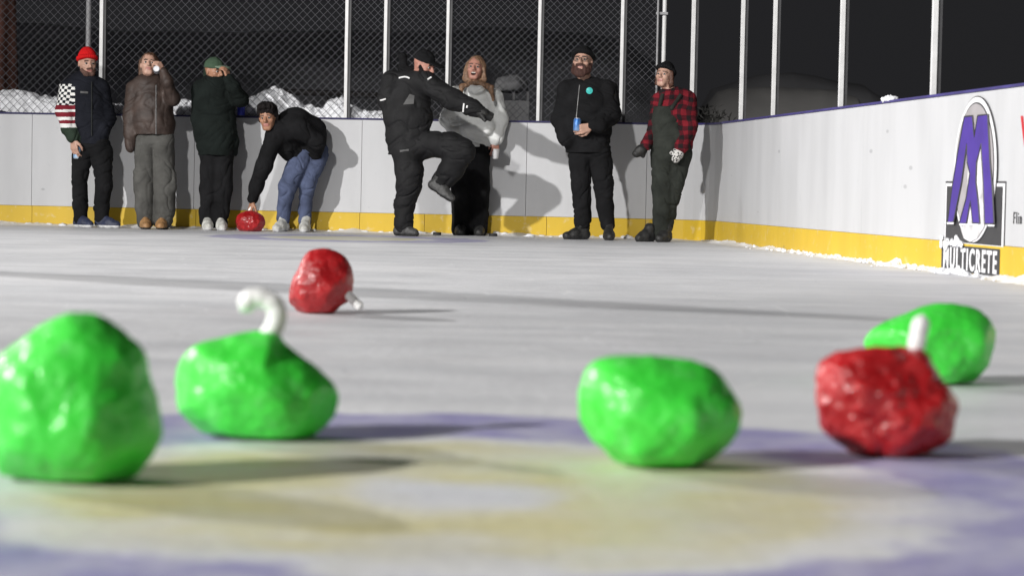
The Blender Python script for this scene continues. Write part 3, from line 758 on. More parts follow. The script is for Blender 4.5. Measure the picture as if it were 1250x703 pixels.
def chainlink(x0, x1, back, pitch, rad, name):
    a, b = w1n(x0, back), w1n(x1, back); Lh = np.linalg.norm(b - a); t = (b - a) / Lh; z0, z1 = .95, 2.55; Hh = z1 - z0
    V = []; Q = []; tri = [(math.cos(k * 2.094 + .5), math.sin(k * 2.094 + .5)) for k in range(3)]
    def seg(p, q, off):
        d = q - p; d /= np.linalg.norm(d); nn = np.array([-d[1], d[0]]); o = len(V)
        for e in (p, q):
            for (cx_, cy_) in tri:
                s_ = e + nn * cx_ * rad; g = a + t * s_[0] - N1 * (off + cy_ * rad); V.append((g[0], g[1], z0 + s_[1]))
        for k in range(3): Q.append((o + k, o + (k + 1) % 3, o + 3 + (k + 1) % 3, o + 3 + k))
    nn = int((Lh + Hh) / pitch) + 1
    for i in range(nn + 1):
        s0 = i * pitch
        x_a, x_b = max(0, s0 - Hh), min(Lh, s0)
        if x_b - x_a > .02:
            ja, jb = random.uniform(-.004, .004), random.uniform(-.004, .004)
            seg(np.array([x_a + ja, s0 - x_a]), np.array([x_b + jb, s0 - x_b]), 0.002)
        s1 = i * pitch - Hh
        x_a, x_b = max(0, s1), min(Lh, s1 + Hh)
        if x_b - x_a > .02:
            ja, jb = random.uniform(-.004, .004), random.uniform(-.004, .004)
            seg(np.array([x_a + ja, x_a - s1]), np.array([x_b + jb, x_b - s1]), -.002)
    return link(name, np_mesh(name, np.array(V), np.array(Q), wire_m), fence)
for x0, x1, pt, bk in ((-330, -90, .078, .125), (-90, 122, .078, .125), (122, 421, .078, .125), (421, 545, .066, .128), (545, 657, .066, .128), (657, 758, .066, .128), (758, 801, .066, .128)):
    chainlink(x0, x1, bk, pt, .0023, 'wire_mesh')

# white posts standing on the corner and the right boards
labels = ['white steel post behind the rink corner beside the plaid shirt woman', 'white steel post first along the right boards from the corner', 'white steel post second along the right boards from the corner',
          'white steel post on the right boards above the middle of the mound', 'white steel post on the right boards nearest the M emblem', 'white steel post on the right boards past the emblem']
for i, (px, py, wpx) in enumerate(((843, 150, 5), (904, 146, 5), (943.5, 140, 5), (1026, 129, 6), (1139, 112, 7))):
    if i == 0: q = ARC[3] + (ARC[3] - np.array([.5, 19.5])) * .05
    else:
        rr_ = ray(px, py); n3 = np.array([N2[0], N2[1], 0]); q = (CAMP + rr_ * (((O3 - n3 * .085 - CAMP) @ n3) / (rr_ @ n3)))[:2]
    dist = q[1]
    t = np.array([1., 0, 0])
    o = empty('steel_post', (q[0], q[1], 0), labels[i], 'post', 'white posts standing along the right boards'); 
    b = MB(); b.box((0, 0, (1.0 + 3.3) / 2 - .2), (wpx * .5 * dist / FPX, .02, 1.25), None); bb = b.build('post', steel_white, o, bevel=.004)
    g = MB(); g.box((wpx * .5 * dist / FPX + .014, .008, 1.95), (.013, .014, 1.25)); g.build('gasket', rubber, o)

# snow ----------------------------------------------------------------------
kx = [-420, -200, -60, 0, 30, 66, 100, 140, 152, 182, 205, 236, 262, 282, 300, 325, 342, 352, 370, 384, 392, 408, 416, 432, 452, 470, 500, 640]
ky = [120, 112, 118, 113, 117, 124, 126, 131, 132, 128, 123, 127, 128, 124, 120, 107, 117, 126, 131, 136, 124, 121, 128, 138, 139, 141, 150, 160]
nu, nw = 520, 46
U = np.linspace(-400, 640, nu); Wd = np.linspace(0, 1, nw); V = np.zeros((nu, nw, 3))
for i, px in enumerate(U):
    p0 = wall1_at(px); h = at(px, float(np.interp(px, kx, ky)), p0[1] + .25)[2]
    for j, w in enumerate(Wd):
        q = p0 - N1 * (.145 + .9 * w ** 1.3)
        prof = math.sin(math.pi * min(1, (w * .9 + .06) * 1.25)) if w < .75 else math.sin(math.pi * min(1, (w * .9 + .06) * 1.25)) * 1
        V[i, j] = (q[0], q[1], .45 + (h - .45) * max(0, 1 - abs(w - .28) ** 2 * 2.2) * (1 if w > .02 else .9))
F_ = V.reshape(-1, 3)
lump = np.abs(fbm(F_, np.array([9, 9, 9]), 3, 9)); lump2 = fbm(F_, np.array([30, 30, 30]), 2, 5)
F_[:, 2] += .05 * (0.5 - lump) * 1.4 + .009 * lump2; F_[:, 1] += .03 * fbm(F_, np.array([22, 22, 22]), 2, 12)
I = np.arange(nu * nw).reshape(nu, nw); Q = np.stack([I[:-1, :-1].ravel(), I[1:, :-1].ravel(), I[1:, 1:].ravel(), I[:-1, 1:].ravel()], 1)
tag(link('snowbank', np_mesh('snowbank', F_, Q, snow_m)), kind='structure')

def clumps(fn, n, name):
    V = []; F = []
    bm = bmesh.new(); bmesh.ops.create_icosphere(bm, subdivisions=2, radius=1); bv = np.array([v.co[:] for v in bm.verts]); bf = [[v.index for v in f.verts] for f in bm.faces]; bm.free()
    for i in range(n):
        p, s_ = fn(i); q = bv * (1 + .55 * fbm(bv + i * 3.1, 2.1, 3, i)[:, None]) * np.array(s_) + p; q[:, 2] = np.maximum(q[:, 2], .001)
        o = len(V); V += list(q); F += [[a + o for a in f] for f in bf]
    return V, F
def ridge():
    V = []; F = []
    nu, nw = 700, 12
    Lr = 17.0
    for i in range(nu):
        u = Lr * i / (nu - 1) - .35
        q0 = WC + W2 * u
        a = .5 + .5 * fbm(np.array([[u * 2.3, 0, 0]]), 1.0, 3, 21)[0]; a2 = .5 + .5 * fbm(np.array([[u * 9.0, 3, 0]]), 1.0, 3, 22)[0]
        hh = .005 + (.022 + .04 * min(1, max(0, (u - 1) / 4))) * max(0, a - .30) * a2 * 1.7; ww = .06 + .16 * a * a2
        for j in range(nw):
            w = j / (nw - 1); p = q0 + N2 * (.006 + ww * w)
            V.append((p[0], p[1], max(-.002, hh * (1 - w) ** 1.6 + .006 * (1 - w))))
    I = np.arange(nu * nw).reshape(nu, nw); F = [tuple(x) for x in np.stack([I[:-1, :-1].ravel(), I[:-1, 1:].ravel(), I[1:, 1:].ravel(), I[1:, :-1].ravel()], 1)]
    V = np.array(V); V[:, 2] += np.where(V[:, 2] > .004, .008 * fbm(V, 26, 3, 4), 0); V = list(V)
    rg = random.Random(3)
    def fn(i):
        u = rg.uniform(1.5, 11.0) if i % 2 else rg.gauss(6.0, 1.6); o = abs(rg.gauss(0, .07)) + .012; p = WC + W2 * u + N2 * o; s_ = rg.uniform(.006, .022) * (1.0 if o < .12 else .5)
        return np.array([p[0], p[1], s_ * .4]), (s_, s_ * 1.3, s_ * rg.uniform(.5, 1.0))
    V2, F2 = clumps(fn, 150, 'c')
    def fn3(i):
        x = rg.uniform(-40, 850); p = wall1_at(x) + N1 * (abs(rg.gauss(0, .05)) + .012); s_ = rg.uniform(.008, .028)
        return np.array([p[0], p[1], s_ * .3]), (s_ * 1.6, s_, s_ * rg.uniform(.5, .9))
    V3, F3 = clumps(fn3, 150, 'c')
    o = len(V); V += V2; F += [tuple(i + o for i in f) for f in F2]; o = len(V); V += V3; F += [tuple(i + o for i in f) for f in F3]
    # snow wedge along the far boards
    o = len(V); nu, nw = 420, 8
    for i in range(nu):
        x = -60 + 915 * i / (nu - 1); q0 = wall1_at(x); a = .5 + .5 * fbm(np.array([[x * .03, 7, 0]]), 1.0, 3, 31)[0]
        for j in range(nw):
            w = j / (nw - 1); p = q0 + N1 * (.006 + (.10 + .2 * a) * w); V.append((p[0], p[1], max(-.002, (.01 + .035 * a * a) * (1 - w) ** 1.5)))
    I = np.arange(nu * nw).reshape(nu, nw) + o; F += [tuple(x) for x in np.stack([I[:-1, :-1].ravel(), I[:-1, 1:].ravel(), I[1:, 1:].ravel(), I[1:, :-1].ravel()], 1)]
    tag(link('loose_snow', np_mesh('loose_snow', np.array(V), F, snow_m)), kind='stuff')
ridge()
# snow stuck on the lower edge of the emblem and the boards
def stuck():
    rg = random.Random(5); V = []
    def fn(i):
        if i < 26: u, v = wall2_at(*Zp(rg.uniform(34, 108), rg.gauss(548, 9)))
        else: u, v = wall2_at(*Zp(rg.uniform(160, 200), rg.gauss(660, 3)))
        p = wall_pt(u, max(.01, v), .014 if i < 34 else .006); s_ = rg.uniform(.008, .022)
        return p, (.010, s_ * 1.6, s_)
    V, F = clumps(fn, 29, 'c')
    tag(link('snow_crust', np_mesh('snow_crust', np.array(V), F, snow_m)), kind='stuff')
stuck()
# small snow heap lying on the right cap rail
u, v = wall2_at(1083, 119); rg = random.Random(9)
def fn(i):
    p = WC + W2 * (u + rg.gauss(0, .06)) - N2 * rg.uniform(.0, .045); s_ = rg.uniform(.012, .03); return np.array([p[0], p[1], 1.064 + s_ * .4]), (s_, s_ * 1.5, s_ * .7)
V, F = clumps(fn, 22, 'c'); tag(link('snow_heap', np_mesh('snow_heap', np.array(V), F, snow_m)), 'small heap of snow lying on top of the right boards left of the emblem', 'snow')

# things behind the boards --------------------------------------------------
bark = mat('bark', (.13, .055, .04), .9, .45, 9, .9, 22)
def tree():
    p = at(3, 100, 24.5); b = np.array([p[0], p[1], 0])
    o = empty('tree', b, 'reddish brown tree trunk behind the fence at the left edge', 'tree')
    pts = [(0, 0, -.1), (.01, 0, .6), (.0, 0, 1.6), (-.04, .02, 3.0), (-.02, .05, 4.6), (.06, .0, 6.5)]
    V = MB(); V.tube([np.array(p_) for p_ in pts], [.24, .19, .165, .15, .11, .03], 20)
    for k in range(12):
        z = 2.6 + k * .3; a = k * 2.4; L = 1.5 - .08 * k; q = np.array([-.03, .02, z]); d = np.array([math.cos(a), math.sin(a), .55])
        V.tube([q, q + d * L * .4, q + d * L * .75 + np.array([0, 0, .12]), q + d * L + np.array([.05, 0, .35])], [.05, .035, .022, .006], 8)
    t = V.build('trunk', bark, o, True)
    me = t.data; n = len(me.vertices)
tree()
def crate():
    # grey box under a cap of snow, behind the fence by the laughing woman
    d = 26.0; c = at(629, 136, d); w = 34 * d / FPX; h = 27 * d / FPX
    o = empty('utility_box', (c[0], c[1], 0), 'dim grey utility box capped with dim snow behind the fence', 'box')
    z0, z1 = 0.0, at(629, 124, d)[2]; bx = mat('box_paint', (.085, .085, .088), .7, .2, 4)
    b = MB(); b.box((0, 0, (z1) / 2), (w / 2, .3, z1 / 2)); b.build('body', bx, o, bevel=.01)
    zt = at(629, 113, d)[2]
    b = MB()
    for x in (-.16, .0, .16): b.box((x - .02, 0, (z1 + zt) / 2 + .002), (.014, .25, (zt - z1) / 2 - .003))
    b.build('slat', rubber, o)
    zs = at(629, 97, d)[2]
    pr = [Ell((-.06, 0, zt + .05), (w * .62, .36, (zs - zt) * .95))]; F = Field(pr, .018); F.union(pr, 0); F.plane((0, 0, zt + .001), (0, 0, -1)); V, Q = F.mesh()
    V += .02 * np.stack([fbm(V, 6, 2, 1), fbm(V, 6, 2, 2), fbm(V, 6, 2, 3)], 1); V[:, 2] = np.maximum(V[:, 2], zt + .001)
    link('snow_cap', np_mesh('snow_cap', V, Q, mat('grey_snow', (.15, .15, .155), .85, .3, 3, .4, 12)), o)  # snow cap toned darker still, night dimness put into its colour
crate()
def mound():
    # low snow mound beyond the corner: a thin pale crest over a darker face
    d = 40.0
    def surf(name, ks, dd, m, thick, label):
        nu, nw = 160, 16; V = []
        for i in range(nu):
            px = ks[0][0] + (ks[-1][0] - ks[0][0]) * i / (nu - 1); top = np.interp(px, [k[0] for k in ks], [k[1] for k in ks]); z = at(px, top, dd)[2]; x = at(px, top, dd)[0]
            for j in range(nw):
                a = math.pi * j / (nw - 1); V.append((x, dd - thick * math.cos(a), max(0, z) * math.sin(a) ** .6 - .02))
        V = np.array(V); V[:, 2] += .03 * fbm(V, 1.6, 3, 2)
        I = np.arange(nu * nw).reshape(nu, nw); Q = np.stack([I[:-1, :-1].ravel(), I[1:, :-1].ravel(), I[1:, 1:].ravel(), I[:-1, 1:].ravel()], 1)
        o = link(name, np_mesh(name, V, Q, m)); tag(o, label, 'snow mound'); return o
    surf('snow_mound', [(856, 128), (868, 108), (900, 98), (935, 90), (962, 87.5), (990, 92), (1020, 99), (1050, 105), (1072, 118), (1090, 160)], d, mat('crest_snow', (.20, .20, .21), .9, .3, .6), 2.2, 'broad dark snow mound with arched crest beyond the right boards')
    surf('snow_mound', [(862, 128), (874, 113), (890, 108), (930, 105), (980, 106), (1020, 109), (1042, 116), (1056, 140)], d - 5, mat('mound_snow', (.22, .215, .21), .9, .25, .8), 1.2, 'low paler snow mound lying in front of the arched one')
mound()
def bush():
    d = 29.0; c = at(866, 130, d); o = empty('bush', (c[0], c[1], 0), 'dark bush behind the rink corner beside the plaid shirt woman', 'bush')
    lf = mat('dark_twigs', (.035, .035, .033), .95, .4, 6); rg = random.Random(4); V = []; F = []
    for k in range(2600):
        a, r_ = rg.uniform(0, 6.28), rg.random() ** .5 * .48; z = rg.uniform(.1, 1.0) ** .8 * 1.45 * (1 - .5 * (r_ / .5) ** 2) + .1
        p = np.array([r_ * math.cos(a) * 1.2, r_ * math.sin(a), z]); d1 = np.array([rg.gauss(0, 1), rg.gauss(0, 1), rg.gauss(.6, .7)]); d1 /= np.linalg.norm(d1); d2 = np.cross(d1, [rg.gauss(0, 1), rg.gauss(0, 1), rg.gauss(0, 1)]); d2 /= np.linalg.norm(d2) + 1e-6
        n0 = len(V); V += [p - d2 * .008, p + d1 * .05 + d2 * .012, p + d1 * .10, p + d1 * .05 - d2 * .012]; F.append((n0, n0 + 1, n0 + 2, n0 + 3))
    link('foliage', np_mesh('foliage', np.array(V), F, lf), o)
    b = MB()
    for k in range(9): a = k * .7; b.tube([(0, 0, 0), (.12 * math.cos(a), .12 * math.sin(a), .5), (.3 * math.cos(a), .3 * math.sin(a), 1.1)], [.02, .014, .005], 6)
    b.build('stems', bark, o)
bush()
# dark timber rail lying across the slope behind the fence
b = MB(); p0, p1 = at(330, 112, 31), at(475, 117, 31); b.tube([p0 + (p1 - p0) * t for t in np.linspace(0, 1, 8)], .045, 10)
rl = empty('timber_rail', (p0[0], p0[1], 0), 'dark horizontal timber rail on the slope behind the fence', 'rail')
b.build('rail', mat('dark_timber', (.028, .025, .024), .9, .3, 5), rl, True, np.array(rl.location))
b = MB()
for t in (.05, .5, .95): q = p0 + (p1 - p0) * t; b.box((q[0], q[1] + .06, q[2] / 2), (.04, .04, q[2] / 2))
b.build('upright', mat('dark_timber_post', (.028, .025, .024), .9, .3, 5), rl, False, np.array(rl.location))

# mast by the left boards, out of view, put in to cast the long shadow across the ice
mx_, my_ = -9.2, 14.97
ms = empty('mast', (mx_, my_, 0), 'unseen grey steel mast by the left side of the rink, casting the long ice shadow', 'mast')
MB().tube([(0, 0, 0), (0, 0, 2.9), (0, 0, 3.7), (0, 0, 4.1), (0, 0, 4.4), (0, 0, 4.7), (0, 0, 5.1)], [.12, .12, .14, .25, .26, .17, .07], 16).build('pole', steel_grey, ms, True)  # girth swells near the top to shape the shadow band
MB().lathe((0, 0, 0), (0, 0, 1), [(0, .3), (.04, .3), (.05, .12)], 20).build('base_plate', steel_grey, ms, True)

# ================================================================== CURLING STONES (lumpy wrapped lumps with plastic handles)
def stone_mat(name, col, dark, pale):
    m, n, l, b = new_mat(name)
    tc = n.new('ShaderNodeTexCoord')
    nz = n.new('ShaderNodeTexNoise'); nz.inputs['Scale'].default_value = 9; nz.inputs['Detail'].default_value = 6; l.new(tc.outputs['Object'], nz.inputs['Vector'])
    r_ = n.new('ShaderNodeMapRange'); r_.inputs['From Min'].default_value = .35; r_.inputs['From Max'].default_value = .7; l.new(nz.outputs['Fac'], r_.inputs['Value'])
    mx = n.new('ShaderNodeMix'); mx.data_type = 'RGBA'; mx.inputs['A'].default_value = (*dark, 1); mx.inputs['B'].default_value = (*col, 1); l.new(r_.outputs[0], mx.inputs['Factor'])
    n3 = n.new('ShaderNodeTexNoise'); n3.inputs['Scale'].default_value = 21; n3.inputs['Detail'].default_value = 8; n3.inputs['Roughness'].default_value = .7; l.new(tc.outputs['Object'], n3.inputs['Vector'])
    r3 = n.new('ShaderNodeMapRange'); r3.inputs['From Min'].default_value = .54; r3.inputs['From Max'].default_value = .72; r3.inputs['To Max'].default_value = .75; l.new(n3.outputs['Fac'], r3.inputs['Value'])
    m3 = n.new('ShaderNodeMix'); m3.data_type = 'RGBA'; m3.inputs['B'].default_value = (*pale, 1); l.new(mx.outputs['Result'], m3.inputs['A']); l.new(r3.outputs[0], m3.inputs['Factor'])
    l.new(m3.outputs['Result'], b.inputs['Base Color'])
    b.inputs['Subsurface Weight'].default_value = .6; b.inputs['Subsurface Scale'].default_value = .035; b.inputs['Subsurface Radius'].default_value = (1, 1, 1)
    l.new(m3.outputs['Result'], b.inputs['Base Color'])
    rr_ = n.new('ShaderNodeMapRange'); rr_.inputs['From Min'].default_value = .35; rr_.inputs['From Max'].default_value = .7; rr_.inputs['To Min'].default_value = .34; rr_.inputs['To Max'].default_value = .62; l.new(n3.outputs['Fac'], rr_.inputs['Value']); l.new(rr_.outputs[0], b.inputs['Roughness'])
    b.inputs['Roughness'].default_value = .34; b.inputs['Specular IOR Level'].default_value = .5; b.inputs['Coat Weight'].default_value = .30; b.inputs['Coat Roughness'].default_value = .12
    v = n.new('ShaderNodeTexVoronoi'); v.inputs['Scale'].default_value = 24; v.feature = 'SMOOTH_F1'; l.new(tc.outputs['Object'], v.inputs['Vector'])
    n2 = n.new('ShaderNodeTexNoise'); n2.inputs['Scale'].default_value = 38; n2.inputs['Detail'].default_value = 5; n2.inputs['Distortion'].default_value = 1.2; l.new(tc.outputs['Object'], n2.inputs['Vector'])
    ad = n.new('ShaderNodeMath'); ad.operation = 'ADD'; l.new(v.outputs['Distance'], ad.inputs[0]); l.new(n2.outputs['Fac'], ad.inputs[1])
    bp = n.new('ShaderNodeBump'); bp.inputs['Strength'].default_value = .40; bp.inputs['Distance'].default_value = .010; l.new(ad.outputs[0], bp.inputs['Height']); l.new(bp.outputs['Normal'], b.inputs['Normal'])
    l.new(bp.outputs['Normal'], b.inputs['Coat Normal'])
    return m
ST_G = stone_mat('wet_green', (.068, .74, .068), (.045, .60, .046), (.17, .72, .18)); ST_R = stone_mat('wet_red', (.47, .009, .013), (.27, .004, .006), (.50, .024, .024))
HANDLE = mat('white_plastic', (.78, .78, .77), .4, .06, 20, .2, 60)
def stone(outl, base_px, label, colour, seed, clips=16, depth_k=.95, lump=.05, extra_d=.07, handle=None, hd=0.0, hr=.0143):
    d = float((ground(*base_px) - CAMP) @ FV) + extra_d; s_ = d / FPX
    O = np.array(outl, float)
    # smooth closed outline
    n = len(O); P = []
    for i in range(n):
        p0, p1, p2, p3 = O[i - 1], O[i], O[(i + 1) % n], O[(i + 2) % n]
        for t in np.linspace(0, 1, 12, endpoint=False):
            P.append(.5 * (2 * p1 + (p2 - p0) * t + (2 * p0 - 5 * p1 + 4 * p2 - p3) * t * t + (3 * p1 - p0 - 3 * p2 + p3) * t ** 3))
    P = np.array(P); c = (P.min(0) + P.max(0)) / 2; Dl = P - c; th = np.arctan2(-Dl[:, 1], Dl[:, 0]); rr = np.hypot(*Dl.T) * s_
    o_ = np.argsort(th); th, rr = th[o_], rr[o_]
    bm = bmesh.new(); bmesh.ops.create_icosphere(bm, subdivisions=6, radius=1); B = np.array([v.co[:] for v in bm.verts]); Fc = np.array([[v.index for v in f.verts] for f in bm.faces]); bm.free()
    ang = np.arctan2(B[:, 2], B[:, 0]); rad = np.interp(ang, th, rr, period=2 * math.pi); rho = np.hypot(B[:, 0], B[:, 2])
    bdep = depth_k * (rr.max() + rr.min()) / 2
    Lc = np.stack([B[:, 0] * rad, B[:, 1] * bdep, B[:, 2] * rad], 1)
    # crumple: flatten random facets, then lumps
    rg = np.random.default_rng(seed); size = rr.mean()
    for k in range(clips):
        nv = rg.normal(size=3); nv /= np.linalg.norm(nv)
        if nv[2] > .45: nv[2] *= -1
        if abs(nv[1]) < .25: nv[1] = -.5; nv /= np.linalg.norm(nv)
        pr = Lc @ nv; h = pr.max() * rg.uniform(.86, .95); ex = np.maximum(pr - h, 0); Lc -= np.outer(ex * .78, nv)
    w = (1 - .55 * rho ** 4)
    nv = Lc / np.linalg.norm(Lc, axis=1)[:, None]
    ls = size * lump
    Lc += nv * (w * (ls * fbm(Lc / size, 1.9, 3, seed) + ls * .35 * (np.abs(fbm(Lc / size, 4.0, 3, seed + 3)) - .3)))[:, None]
    Lc += nv * (ls * .20 * fbm(Lc / size, 9.0, 2, seed + 8))[:, None]
    wc = at(c[0], c[1], d); base = np.array([wc[0], wc[1], 0.])
    Wp = wc + np.outer(Lc[:, 0], RV) + np.outer(Lc[:, 1], np.array([0, 1., 0])) + np.outer(Lc[:, 2], UV)
    lo = Wp[:, 2].min(); sh = -.012 * (size / .1) - lo; 
    z = Wp[:, 2] + np.clip(sh, -.03, .03) * np.clip((1 - (Wp[:, 2] - lo) / size), 0, 1); z = np.where(z < .012, .012 * np.exp((z - .012) / .012) * .9 + .001, z); z = z - z.min() + .0005
    Wp[:, 2] = z
    o = empty('curling_stone', base, label, 'curling stone', 'lumpy coloured curling stones on the ice')
    link('lump', np_mesh('lump', Wp - base, Fc, ST_G if colour == 'g' else ST_R), o)
    if handle:
        pts = [at(x, y, d + hd) for (x, y) in handle]
        # resample smoothly
        Q = []; m_ = len(pts)
        for i in range(m_ - 1):
            p0, p1, p2, p3 = pts[max(i - 1, 0)], pts[i], pts[i + 1], pts[min(i + 2, m_ - 1)]
            for t in np.linspace(0, 1, 8, endpoint=False): Q.append(.5 * (2 * p1 + (p2 - p0) * t + (2 * p0 - 5 * p1 + 4 * p2 - p3) * t * t + (3 * p1 - p0 - 3 * p2 + p3) * t ** 3))
        Q.append(pts[-1]); rads = [hr * (1 + .03 * math.sin(i * .8)) for i in range(len(Q))]
        # rounded far end
        dv = Q[-1] - Q[-2]; dv /= np.linalg.norm(dv)
        for k in (.5, .85, 1.0): Q.append(Q[len(Q) - 1] + dv * hr * .3); rads.append(hr * math.sqrt(max(.02, 1 - k * k)))
        MB().tube(Q, rads, 18).build('handle', HANDLE, o, True, base)
    return o, wc, d
stone([(105.5, 380), (131, 388), (155, 408), (175, 433.6), (181, 463), (195, 511), (195, 535), (179, 563), (159, 583), (131, 593), (85, 595), (40, 593), (12, 579), (0, 571), (-12, 550), (-15, 510), (-7, 460), (0, 435), (24, 416), (60, 392), (84, 382)],
      (90, 594), 'tallest green curling stone, cut off by the left edge, no handle in view', 'g', 3, lump=.045)
stone([(318.6, 401), (338.5, 404), (350, 420), (382, 443.5), (408, 471), (412, 495), (398, 523), (374, 535), (318.6, 541), (279, 537), (243, 523), (223, 503), (213, 479), (217, 447.5), (239, 420), (279, 410)],
      (310, 540), 'green curling stone with a white hooked handle on top', 'g', 5, handle=[(325, 414), (334, 400), (338.5, 386), (334, 372), (320, 364), (307, 364), (300, 372)], hr=.0175)
stone([(721, 444), (744, 433), (789, 432), (835, 437.5), (871.5, 449), (894, 478.6), (904, 501), (899, 529), (885, 551.5), (867, 572), (830, 576.6), (776, 576.6), (755, 565), (739, 549), (716, 529), (706, 501), (710, 469)],
      (815, 576), 'squat green curling stone without handle, between the hooked one and the near red one', 'g', 8)
stone([(999, 451), (1017, 435), (1054, 426), (1109, 421.6), (1125, 426), (1140.6, 451), (1163, 483), (1170, 497), (1163, 529), (1145, 556), (1113, 560.6), (1067.6, 560.6), (1040, 556), (1031, 542), (1008, 529), (999, 520), (994.6, 483)],
      (1085, 560), 'nearest red curling stone with a stubby white handle standing on top', 'r', 12, clips=20, lump=.105, handle=[(1116, 438), (1119, 420), (1122, 404), (1124.5, 393)], hr=.0155)
stone([(1058, 410), (1077, 394), (1109, 380.5), (1140.6, 370), (1168, 371), (1195, 378), (1211, 394), (1217, 419), (1211, 446.6), (1191, 467), (1168, 473), (1145, 469), (1118, 460), (1081, 442), (1058, 424)],
      (1165, 472), 'green curling stone on its side behind the near red one', 'g', 17)
stone([(379, 305), (395, 302.5), (409, 305.6), (421, 313.5), (428.4, 326), (431, 341.6), (430, 357), (427, 364), (418, 370), (410, 377), (405.7, 383), (391.6, 384), (374, 383), (360, 377.6), (354, 368), (353, 357), (356.4, 341.6), (365, 326), (371, 313.5)],
      (393, 384), 'red curling stone tipped over in mid ice, its white peg pointing to the lower right', 'r', 21, clips=14, lump=.05, handle=[(422, 357), (432, 367), (439, 374)], hd=-.02, hr=.0158)
stone([(289, 264), (296, 259), (305, 257), (314, 259), (321, 264), (323.5, 272), (321, 279), (316, 282.5), (296, 282.5), (291, 279), (288, 272)],
      (306, 282.3), 'red curling stone under the hand of the bending man by the boards', 'r', 27, clips=20, lump=.06, extra_d=-.05, handle=[(304, 262), (304.5, 257), (307, 253.5)], hr=.014)

# pucks
for i, (x, lab) in enumerate(((533.5, 'black puck between the kicking man and the far boards'), (602, 'black puck on the ice right of the laughing woman'))):
    p = on_floor(x, 20.65); o = MB().lathe((0, 0, .0005), (0, 0, 1), [(0, .036), (.003, .038), (.022, .038), (.0255, .036)], 28).build('puck', mat('puck_rubber', (.015, .015, .015), .7, .2, 10), None, True)
    o.location = tuple(p); tag(o, lab, 'puck')

# ------------------------------------------------------------------ cans and cup
def can(c, ax, h, r_, label, cols, name='drink_can'):
    ax = np.array(ax, float); ax /= np.linalg.norm(ax); b = c - ax * h / 2
    o = empty(name, b, label, 'can')
    m = mat('printed_tin', cols[0], .38, .0, 14, metal=.3, col2=cols[1], detail=1)
    MB().lathe((0, 0, 0), ax, [(.006, r_ * .93), (.012, r_), (h - .016, r_), (h - .004, r_ * .84)], 24).build('can_body', m, o, True)
    al = mat('aluminium', (.5, .5, .52), .5, .05, 10, metal=.7)
    MB().lathe((0, 0, 0), ax, [(.0, r_ * .76), (.0055, r_ * .90)], 24).build('base_rim', al, o, True)
    MB().lathe((0, 0, 0), ax, [(h - .0035, r_ * .82), (h, r_ * .80), (h + .0005, r_ * .7), (h - .002, r_ * .68)], 24).build('lid', al, o, True)
    return o

# ================================================================== PEOPLE
def limbset(P, arms, legs):
    """inner limbs of the body (thinner than the clothes)"""
    pr = []
    for a in arms: pr += chain([(P.J(q), rr) for q, rr in zip(a, (.043, .036, .028, .027)[:len(a)])])
    for a in legs: pr += chain([(P.J(q), rr) for q, rr in zip(a, (.075, .052, .042, .034)[:len(a)])])
    return pr
def torso_body(P, t, e=1.25):
    t = t[:-1] + [(t[-1][0], min(t[-1][1], t[-2][1] + 14), t[-1][2], t[-1][3] * .8)]
    return chain([(P.J(q), q[3] * P.s / e * .70) for q in t], RV, e)

